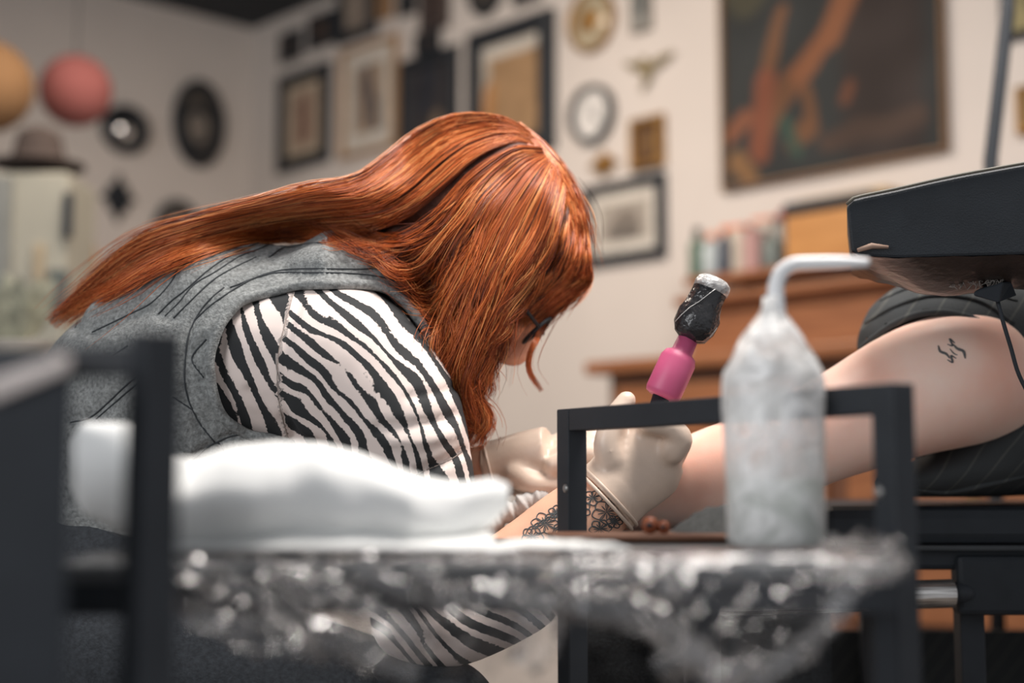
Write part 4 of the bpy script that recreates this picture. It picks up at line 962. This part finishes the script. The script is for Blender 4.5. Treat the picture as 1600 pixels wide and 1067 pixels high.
# ------------------------------------------------------------------ tray, film, things on it
zt = P(1210, 860, 1.05).z
x0, x1 = P(90, 870, .88).x, P(1392, 870, .90).x
t = thing('work_tray', ((x0+x1)/2, 1.06, 0), 'dark work tray table in the foreground wrapped in clear film', 'tray')
MB().box(((x0+x1)/2, 1.075, zt-.006), (1, 0, 0), (0, 1, 0), Z, x1-x0, .39, .012).build('top', mat('grey_tray', (.10, .105, .11), .3), t, bevel=.003)
MB().box(((x0+x1)/2, .888, zt-.019), (1, 0, 0), (0, 1, 0), Z, x1-x0, .012, .024).build('rim', M_blackmetal, t, bevel=.002)
MB().box(((x0+x1)/2, 1.262, zt-.019), (1, 0, 0), (0, 1, 0), Z, x1-x0, .012, .024).build('rim', M_blackmetal, t, bevel=.002)
for px_, dd in ((238, .92), (225, 1.24), (1378, .92), (1385, 1.24)):
    q_ = P(px_, 950, dd); MB().box((q_.x, dd, (zt-.012)/2), (1, 0, 0), (0, 1, 0), Z, .016, .016, zt-.0125).build('leg', M_blackmetal, t, bevel=.001)
# clear film
M_film = bpy.data.materials.new('cling_film'); M_film.use_nodes = True
nt = M_film.node_tree; nt.nodes.clear(); N_ = nt.nodes.new; L = nt.links.new
out = N_('ShaderNodeOutputMaterial'); tr = N_('ShaderNodeBsdfTransparent'); gl = N_('ShaderNodeBsdfGlossy'); gl.inputs['Roughness'].default_value = .13
df = N_('ShaderNodeBsdfTranslucent'); df.inputs[0].default_value = (.4, .4, .42, 1)
df2 = N_('ShaderNodeBsdfDiffuse'); df2.inputs[0].default_value = (.55, .53, .53, 1)
mx = N_('ShaderNodeMixShader'); mx2 = N_('ShaderNodeMixShader'); mx3 = N_('ShaderNodeMixShader')
lw = N_('ShaderNodeLayerWeight'); lw.inputs[0].default_value = .5
tcn = N_('ShaderNodeTexCoord'); nn = N_('ShaderNodeTexNoise'); nn.inputs['Scale'].default_value = 90; nn.inputs['Detail'].default_value = 4; nn.inputs['Distortion'].default_value = 1.2
bpn = N_('ShaderNodeBump'); bpn.inputs['Strength'].default_value = .25; bpn.inputs['Distance'].default_value = .004
L(tcn.outputs['Object'], nn.inputs[0]); L(nn.outputs['Fac'], bpn.inputs['Height']); L(bpn.outputs[0], gl.inputs['Normal']); L(bpn.outputs[0], lw.inputs['Normal'])
L(df.outputs[0], mx3.inputs[1]); L(df2.outputs[0], mx3.inputs[2])
mx2.inputs[0].default_value = .75; L(mx3.outputs[0], mx2.inputs[1]); L(gl.outputs[0], mx2.inputs[2])
rpn = N_('ShaderNodeMapRange'); rpn.inputs['From Min'].default_value = .2; rpn.inputs['From Max'].default_value = 1; rpn.inputs['To Min'].default_value = .03; rpn.inputs['To Max'].default_value = .6
L(lw.outputs['Facing'], rpn.inputs[0]); L(rpn.outputs[0], mx.inputs[0]); L(tr.outputs[0], mx.inputs[1]); L(mx2.outputs[0], mx.inputs[2]); L(mx.outputs[0], out.inputs[0])
bot = [(255, 930), (300, 968), (400, 1012), (520, 1002), (640, 1038), (760, 1062), (820, 1020), (850, 955), (880, 938), (920, 948), (1000, 990), (1090, 1052), (1170, 1068), (1250, 1025), (1310, 950), (1350, 912), (1412, 894)]
bxs, bys = zip(*bot)
def ridge(x, y, s, seed): return 1-2*abs(mnoise.noise((x*s, y*s, seed)))
def film_pt(u, v):
    px = 255+u*(1412-255); yb = np.interp(px, bxs, bys)+9*mnoise.noise((px*.03, 1, 5)); d = .874
    a = P(px, 868, d); b2 = P(px, yb, d)
    p = a+(b2-a)*v
    # diagonal crumpling
    q = .022*v**.5*ridge(px*.012+v*1.6, v*.9, 1.6, 2.2)+.007*ridge(px*.03-v*1.4, v*2.0, 1.7, 7.7)*min(1, v*4)+.0025*mnoise.noise((px*.12, v*14, 3))
    p += Vector((.008*v*mnoise.noise((px*.02, v*3, 8)), -q-.003+.03*v*mnoise.noise((px*.006, 0, 1)), 0)); return p
film = thing('plastic_film', ((x0+x1)/2, .88, zt-.1), 'crumpled clear plastic film hanging off the front of the tray', 'plastic film')
sheet('hanging_sheet', film_pt, 300, 60, M_film, film)
def bunch(u, v):
    px = 1290+u*125; py = 905-58*v+8*mnoise.noise((u*6, v*5, 1))-10*math.sin(u*3.1)
    p = P(px, py, .915-.03*math.sin(v*3)); return p+Vector((.004*mnoise.noise((u*14, v*9, 2)), .018*ridge(u*3, v*3, 1.8, 4), .005*mnoise.noise((u*12, v*12, 6))))
sheet('bunched_corner', bunch, 60, 40, M_film, film)
def over(u, v):
    px = 880-u*80+v*20; return P(px-v*40, 862+v*110, .868-.01*math.sin(u*3.1)-.006*ridge(u*3, v*2, 2, 3))
sheet('twisted_fold', over, 30, 30, M_film, film)
M_film2 = M_film.copy(); M_film2.name = 'bunched_film'
for n_ in M_film2.node_tree.nodes:
    if n_.type == 'MAP_RANGE': n_.inputs['To Min'].default_value = .12; n_.inputs['To Max'].default_value = .95; n_.inputs['From Min'].default_value = .3
    if n_.type == 'BSDF_DIFFUSE': n_.inputs[0].default_value = (.9, .88, .88, 1)
for k_, (pts, r0_) in enumerate((([(925, 872), (890, 900), (862, 945), (832, 1010), (815, 1040)], .016), ([(885, 935), (940, 950), (1010, 968), (1070, 1015), (1130, 1066)], .011), ([(900, 900), (960, 912), (1030, 905), (1075, 925)], .009), ([(1175, 1064), (1230, 1030), (1290, 985), (1325, 925), (1340, 880)], .010),
        ([(300, 890), (380, 925), (460, 965), (540, 1000), (640, 1020)], .010), ([(420, 885), (500, 920), (580, 960), (680, 1010)], .009), ([(560, 880), (600, 910), (690, 935), (760, 925), (850, 930)], .008), ([(660, 880), (672, 905), (690, 930)], .010), ([(1030, 1050), (1090, 1030), (1140, 1055), (1190, 1035)], .010), ([(300, 960), (400, 1000), (520, 1015), (650, 1050)], .009))):
    C_ = catmull(pts, 50)
    tb = MB(); tb.tube([P(x, y, .862+.006*mnoise.noise((i*.2, k_, 0))) for i, (x, y) in enumerate(C_)], [(r0_*(.55+.6*abs(mnoise.noise((i*.22, k_*3.1, 1)))), r0_*.35) for i in range(50)], n=14, up=(0, 1, 0), caps=False)
    for i, v_ in enumerate(tb.v):
        rg, an = divmod(i, 14); an = an*2*math.pi/14; x_, y_ = C_[rg]; cx_ = P(x_, y_, .862)
        tb.v[i] = v_+(v_-cx_)*(1.1*mnoise.noise((math.cos(an)*2.6, math.sin(an)*2.6, rg*.07+k_*5)))+mnoise.noise_vector(v_*40)*.0035
    tb.build('film_fold', M_film2, film, smooth=True)
def topf(u, v):
    a = Vector((x0+.005+u*(x1-x0-.01), .88+v*.10, zt+.002+.004*abs(mnoise.noise((u*40, v*8, 3))))); return a
sheet('top_wrap', topf, 160, 16, M_film, film)
# white paper towels
def towel(label, cx, d, w_, dep, top, seed, tilt=0.0):
    t = thing('paper_towel', (P(cx, 860, d).x, d, zt), label, 'paper towel', 'paper towels on the tray')
    return t
tw = thing('paper_towel', (P(460, 860, 1.0).x, .99, zt+.005), 'large white crumpled paper towel heap on the tray', 'paper towel')
prof_x = [112, 128, 200, 268, 300, 360, 430, 500, 560, 610, 660, 720, 770, 795]
prof_y = [690, 660, 660, 712, 716, 696, 689, 692, 706, 726, 744, 754, 746, 756]
prof_b = [760, 800, 838, 858, 860, 862, 862, 862, 862, 860, 858, 850, 822, 790]
def heap(front):
    def fn(u, v):
        px = 112+u*(795-112); yt = np.interp(px, prof_x, prof_y); yb = np.interp(px, prof_x, prof_b)
        a = v*math.pi; d = .985+(-1 if front else 1)*.06*math.sin(a)*min(1, 4*u+.1, 4*(1-u)+.1)
        d += .007*mnoise.noise((px*.014, v*3, 2))*math.sin(a)
        return P(px, yb+(yt-yb)*v, d) if False else P(px, (yb+yt)/2+(yb-yt)/2*math.cos(a), d)
    return fn
for nm, fr in (('front_fold', True), ('back_fold', False)): sheet(nm, heap(fr), 100, 30, M_white, tw)
def fold2(u, v):
    px = 270+u*500; yb = 862-8*abs(u-.5); y = yb-30*v*(1-.3*math.sin(u*9)); return P(px, y-6*math.sin(u*3.1), .93-.02*math.sin(u*3.1)+.04*v)
sheet('loose_sheet', fold2, 60, 10, M_white, tw, .002)
def flap(u, v):
    px = 262+u*60; return P(px, 712+v*100+18*u*(1-v), .925+.05*u-.01*math.sin(v*3))
sheet('turned_flap', flap, 16, 16, M_white, tw, .002)
def flat(u, v):
    px = 760+u*210; r = P(px, 853+6*v, 1.0); return Vector((r.x, .93+.12*(1-v)*(1-.7*u), zt+.004+.003*mnoise.noise((u*5, v*5, 2))+.004*math.sin(u*3)))
t = tag(sheet('paper_sheet', flat, 30, 12, M_white, None, .0012), 'thin white paper sheet lying flat in front of the frame post', 'paper')
# bottle
bc = P(1213, 860, 1.05); k = 1.05/F
t = thing('wash_bottle', (bc.x, bc.y, zt+.0025), 'cloudy film-wrapped squeeze bottle with bent spout and pale green liquid', 'bottle')
M_bot = bpy.data.materials.new('cloudy_plastic'); M_bot.use_nodes = True; nt = M_bot.node_tree; N_ = nt.nodes.new; L = nt.links.new
bs = nt.nodes['Principled BSDF']; bs.inputs['Base Color'].default_value = (.90, .90, .89, 1); bs.inputs['Roughness'].default_value = .28
trn = N_('ShaderNodeBsdfTransparent'); mxn = N_('ShaderNodeMixShader'); tcn = N_('ShaderNodeTexCoord'); nn = N_('ShaderNodeTexNoise'); nn.inputs['Scale'].default_value = 34; nn.inputs['Detail'].default_value = 3; nn.inputs['Distortion'].default_value = 1.5
mrn = N_('ShaderNodeMapRange'); mrn.inputs['From Min'].default_value = .35; mrn.inputs['From Max'].default_value = .65; mrn.inputs['To Min'].default_value = .5; mrn.inputs['To Max'].default_value = .95
bpn = N_('ShaderNodeBump'); bpn.inputs['Strength'].default_value = .7; bpn.inputs['Distance'].default_value = .006
L(tcn.outputs['Object'], nn.inputs[0]); L(nn.outputs['Fac'], mrn.inputs[0]); L(mrn.outputs[0], mxn.inputs[0]); L(nn.outputs['Fac'], bpn.inputs['Height']); L(bpn.outputs[0], bs.inputs['Normal'])
L(trn.outputs[0], mxn.inputs[1]); L(bs.outputs[0], mxn.inputs[2]); L(mxn.outputs[0], nt.nodes['Material Output'].inputs[0])
zof = lambda py: (860-py)*k
R0 = 78*k
prof = [(R0*.90, 0), (R0*.97, .006), (R0*.98, zof(760)), (R0, zof(640)), (R0, zof(605)), (R0*.97, zof(588)), (R0*.84, zof(566)), (R0*.62, zof(535)), (R0*.42, zof(512)), (R0*.27, zof(496)), (R0*.2, zof(486)), (R0*.19, zof(470))]
mb = MB(); mb.lathe((bc.x, bc.y, zt+.0025), prof, n=48)
for i, v in enumerate(mb.v):
    h = v.z-zt; w_ = min(1, max(0, (h-zof(660))/zof(800)))
    dv = Vector((v.x-bc.x, v.y-bc.y, 0)); a = math.atan2(dv.y, dv.x)
    mb.v[i] = v+dv*(.06*mnoise.noise((math.cos(a)*2.2, math.sin(a)*2.2, h*60))*(.25+2.2*w_)*(1 if h > .01 else 0))
mb.build('body', M_bot, t, smooth=True)
MB().lathe((bc.x, bc.y, zt+.004), [(R0*.86, 0), (R0*.93, .005), (R0*.93, zof(760)), (R0*.5, zof(759)), (R0*.02, zof(759))], n=40).build('liquid', mat('pale_green_liquid', srgb(112, 132, 110), .2, var=.08), t, smooth=True)
MB().tube([(bc.x, bc.y, zt+zof(470)), (bc.x-.002, bc.y, zt+zof(520)+.002)][::-1], [R0*.18, R0*.19], n=16).build('collar', M_bot, t, smooth=True)
sp = catmull([(1213, 500), (1212, 470), (1213, 445), (1222, 424), (1240, 413), (1265, 411), (1310, 410), (1357, 410)], 40)
MB().tube([P(x, y, 1.05) for x, y in sp], list(np.interp(np.linspace(0, 1, 40), [0, .3, .8, 1], [.0075, .0058, .0050, .0032])), n=16).build('spout', mat('white_plastic', (.82, .83, .84), .25, var=.03), t, smooth=True)
# tattoo machine
d = 1.452
t = thing('tattoo_machine', P(1018, 640, d), 'tattoo machine with pink grip and black body wrapped in clear film', 'tattoo machine')
A, B = P(1035, 622, d), P(1098, 462, d); ax = (P(1112, 452, d)-P(1038, 612, d)).normalized()
ku = d/F
o0 = P(1037, 612, d)
MB().lathe(o0-ax*10*ku, [(20*ku, 0), (27*ku, 3*ku), (29*ku, 10*ku), (29*ku, 64*ku), (25*ku, 74*ku), (17*ku, 79*ku), (16*ku, 102*ku)], axis=ax, n=32).build('grip', mat('pink_silicone', srgb(205, 92, 132), .45, var=.06), t, smooth=True)
MB().tube([o0-ax*10*ku, o0-ax*70*ku], [14*ku, 5*ku], n=16).build('needle_tube', M_black, t, smooth=True)
mb = MB(); mb.lathe(o0+ax*90*ku, [(15*ku, 0), (27*ku, 6*ku), (33*ku, 22*ku), (34*ku, 44*ku), (28*ku, 56*ku), (27*ku, 80*ku), (28*ku, 92*ku), (24*ku, 101*ku), (8*ku, 104*ku)], axis=ax, n=40)
for i, v in enumerate(mb.v): mb.v[i] = v+(v-o0).cross(ax).normalized()*.0025*mnoise.noise(v*160)+Vector((1, 0, 0))*.0025*mnoise.noise(v*120)
bm_ = mb.build('motor_body', mat('black_wrapped_motor', (.022, .022, .024), .22, bump=.9, bscale=90), t, smooth=True)
mb = MB(); mb.lathe(o0+ax*176*ku, [(28.5*ku, 0), (29*ku, 8*ku), (27*ku, 16*ku), (20*ku, 21*ku), (6*ku, 23*ku)], axis=ax, n=32)
mb.build('wrapped_cap', mat('crinkled_clear_wrap', (.55, .54, .53), .25, metal=.3, var=.3, scale=120, bump=.9, bscale=130), t, smooth=True)
mb = MB()
for i in range(3):
    a = i*2.1+.5; e1 = ax.orthogonal().normalized(); e2 = ax.cross(e1)
    pts = [o0+ax*(92+q*14)*ku+(e1*math.cos(a+q*.25)+e2*math.sin(a+q*.25))*(34 if q < 4 else 29.5)*ku for q in range(1, 7)]
    mb.tube(pts, .0005, n=6)
mb.build('film_crease', MATS['crinkled_clear_wrap'], t, smooth=True)
# rolled wipe by the left hand
t = thing('rolled_wipe', P(800, 800, 1.50), 'twisted white wipe beside the left gloved hand', 'wipe')
wpth = catmull([(765, 818), (795, 802), (822, 786), (848, 777)], 40)
MB().tube([P(x, y+1.5*math.sin(i*.35), 1.53) for i, (x, y) in enumerate(wpth)], [.0105+.0016*math.sin(i*.55)+.001*math.sin(i*1.3) for i in range(40)], n=16, round_caps=True).build('roll', mat('grey_white_wipe', (.6, .59, .57), .9, bump=.3, bscale=80), t, smooth=True)
# small things at the tray back
t = thing('wooden_board', (P(1010, 852, 1.2).x, 1.2, zt), 'thin brown board lying at the back of the tray', 'board')
MB().box((P(1020, 852, 1.2).x, 1.2, zt+.0045), (1, .06, 0), (-.06, 1, 0), Z, .17, .09, .005).build('board', M_wooddark, t, bevel=.0015)
for i, (x, y, r) in enumerate(((1016, 841, .0070), (1037, 838, .0055))):
    c = P(x, y, 1.19)
    t = thing('wooden_bead', Vector((c.x, c.y, zt+.007)), ('larger' if i == 0 else 'smaller')+' orange brown bead on the board by the mesh cloth', 'bead')
    MB().lathe((c.x, c.y, zt+.007), [(r*.3, 0), (r*.8, r*.3), (r, r), (r*.8, r*1.7), (r*.3, r*2)], n=20).build('bead', mat('bead_brown', srgb(140, 78, 50), .45), t, smooth=True)
    MB().lathe((c.x-r*.2, c.y-r, zt+.007+r), [(r*.35, -.001), (r*.3, .0015), (r*.1, .002)], axis=(0, -1, 0), n=12).build('hole', M_black, t, smooth=True)
def cloth(u, v):
    px = 1040+u*130; r = P(px, 850, 1.24); h = .026*math.sin(min(1, u*1.15)*math.pi*.62)*math.sin(math.pi*v)
    return Vector((r.x, 1.20+.07*v, zt+.004+h+.0015*mnoise.noise((u*9, v*9, 1))))
tag(sheet('mesh_cloth', cloth, 40, 20, M_mesh, None, .001), 'black mesh cloth humped on the tray behind the bottle', 'cloth')
# metal tube
a, b2 = P(1090, 940, 1.57), P(1487, 927, 1.60)
t = bench
M_alu = mat('brushed_aluminium', (.72, .70, .67), .28, metal=.9, var=.05); 
nt = M_alu.node_tree; mpn = nt.nodes.new('ShaderNodeMapping'); mpn.inputs['Scale'].default_value = (1, 60, 400); tcn = nt.nodes.new('ShaderNodeTexCoord'); nz = nt.nodes.new('ShaderNodeTexNoise'); nz.inputs['Scale'].default_value = 3
rpz = nt.nodes.new('ShaderNodeValToRGB'); rpz.color_ramp.elements[0].color = (.3, .28, .26, 1); rpz.color_ramp.elements[1].color = (.85, .83, .8, 1); rpz.color_ramp.elements[0].position = .35; rpz.color_ramp.elements[1].position = .6
nt.links.new(tcn.outputs['Object'], mpn.inputs[0]); nt.links.new(mpn.outputs[0], nz.inputs[0]); nt.links.new(nz.outputs[0], rpz.inputs[0]); nt.links.new(rpz.outputs[0], nt.nodes['Principled BSDF'].inputs['Base Color'])
MB().tube([a, b2], [.0158, .0158], n=32).build('silver_bar', M_alu, t, smooth=False)
axx = (a-b2).normalized()
MB().lathe(a, [(.0162, -.004), (.0164, .002), (.0142, .0025), (.0138, .0005)], axis=axx, n=28).build('end_ring', mat('pale_ring', (.7, .66, .6), .3, metal=.5), t, smooth=True)
MB().lathe(a+axx*.0008, [(.0136, 0), (.0135, .0004), (.001, .0004)], axis=axx, n=24).build('bore', M_black, t, smooth=True)
MB().tube([b2, b2+Vector((.03, .015, 0))], .012, n=14).build('bar_mount', M_blackmetal, t, smooth=True)
# black mesh bag hanging under the arm board, widened to keep the area beside it dark
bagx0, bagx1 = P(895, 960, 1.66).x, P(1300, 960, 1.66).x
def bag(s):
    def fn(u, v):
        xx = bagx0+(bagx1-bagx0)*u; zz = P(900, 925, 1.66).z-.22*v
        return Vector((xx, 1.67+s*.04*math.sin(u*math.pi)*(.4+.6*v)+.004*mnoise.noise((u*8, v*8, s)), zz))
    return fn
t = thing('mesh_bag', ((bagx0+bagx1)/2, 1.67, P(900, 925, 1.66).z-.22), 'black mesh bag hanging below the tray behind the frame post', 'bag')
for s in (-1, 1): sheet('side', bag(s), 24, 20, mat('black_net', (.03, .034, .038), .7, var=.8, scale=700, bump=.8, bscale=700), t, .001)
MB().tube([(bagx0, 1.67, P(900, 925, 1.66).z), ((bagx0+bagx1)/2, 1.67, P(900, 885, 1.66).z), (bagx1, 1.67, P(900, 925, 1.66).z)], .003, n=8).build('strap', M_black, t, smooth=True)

# ------------------------------------------------------------------ padded armrest at the upper right, with stand and cable
d = 1.38
t = thing('padded_arm_stand', (P(1700, 400, d).x, d+.08, 0), 'black leather padded armrest raised at the right above the client', 'stand')
top = [(1323, 318), (1335, 308), (1400, 294), (1480, 276), (1560, 261), (1640, 248), (1760, 236), (1900, 232)]
botm = [(1330, 392), (1345, 398), (1400, 402), (1480, 400), (1560, 398), (1640, 396), (1760, 394), (1900, 396)]
n = 40; T_ = catmull(top, n); B_ = catmull(botm, n)
mb = MB(); W_ = .17
v = []
for i in range(n):
    for (q, dd) in ((B_[i], 0.004), (T_[i]+np.array([0, 5]), 0), (T_[i], .006), (T_[i], W_-.006), (T_[i]+np.array([0, 5]), W_), (B_[i], W_-.004)):
        r = P(q[0], q[1], d); v.append(Vector((r.x*(d+dd)/d, d+dd, r.z)))
f = []
for i in range(n-1):
    for j in range(6): f.append([i*6+j, i*6+(j+1) % 6, (i+1)*6+(j+1) % 6, (i+1)*6+j])
f.append(list(range(6))[::-1]); f.append([(n-1)*6+j for j in range(6)])
mb.add(v, f).build('pad', M_vinyl, t, bevel=.003)
MB().tube([P(x, y+1, d-.001) for x, y in T_], .0016, n=8).build('piping', mat('olive_piping', srgb(92, 88, 78), .6), t, smooth=True)
# underside leather pulled to a keel
und = [(1332, 394, 0), (1360, 412, .03), (1395, 426, .05), (1440, 442, .06), (1480, 444, .07), (1530, 436, .07), (1600, 432, .07), (1760, 430, .07), (1900, 430, .07)]
U_ = catmull(und, n)
v = []
for i in range(n):
    r0 = P(B_[i][0], B_[i][1], d); 
    for kx in range(9):
        a = kx/8; r1 = P(B_[i][0], B_[i][1]+(U_[i][1]-B_[i][1])*math.sin(a*math.pi), d)
        v.append(Vector((r0.x*(d+.004+(W_-.008)*a)/d, d+.004+(W_-.008)*a, r1.z+.0015*mnoise.noise((i*.5, kx, 2)))))
f = [[i*9+j, i*9+j+1, (i+1)*9+j+1, (i+1)*9+j] for i in range(n-1) for j in range(8)]
MB().add(v, f).build('underside_cover', mat('brown_black_leather', (.05, .036, .03), .3, var=.3, scale=20, bump=.4, bscale=60), t, smooth=True)
mb = MB()
for i in range(60):
    u = random.random(); p = P(1488+u*80, 444-6*u+random.uniform(-5, 7), d+.05)
    mb.tube([p, p+Vector((random.uniform(-.004, .004), random.uniform(-.004, .004), random.uniform(-.006, .006))), p+Vector((random.uniform(-.007, .007), 0, random.uniform(-.006, .004)))], .0005, n=5)
mb.build('frayed_mesh', mat('pale_mesh', (.22, .2, .18), .4), t, smooth=True)
MB().tube([P(1340, 391, d-.0015), P(1362, 384, d-.0015), P(1388, 386, d-.0015)], [.002, .003, .0015], n=8).build('torn_edge', mat('torn_brown', srgb(150, 124, 108), .7), t, smooth=True)
c1, c2 = P(1560, 452, d+.04), P(1575, 456, d+.04)
mb = MB(); mb.hexa([P(1520, 462, d+.03), P(1560, 474, d+.03), P(1590, 462, d+.06), P(1540, 455, d+.08), P(1522, 455, d+.03), P(1568, 440, d+.03), P(1580, 440, d+.06), P(1540, 445, d+.08)])
mb.build('clip', M_black, t, bevel=.002)
MB().tube([P(x, y, d+.04) for x, y in catmull([(1558, 468), (1568, 505), (1580, 545), (1590, 580), (1604, 610), (1640, 680), (1700, 760)], 30)], .0022, n=8).build('cable', M_black, t, smooth=True)
xx = P(1760, 400, d).x
MB().tube([(xx, d+.085, .02), (xx, d+.085, P(1760, 400, d).z)], .018, n=16).build('stand_post', M_blackmetal, t, smooth=True)
MB().lathe((xx, d+.085, 0), [(.2, 0), (.2, .015), (.03, .03)], n=28).build('stand_base', M_blackmetal, t, smooth=True)
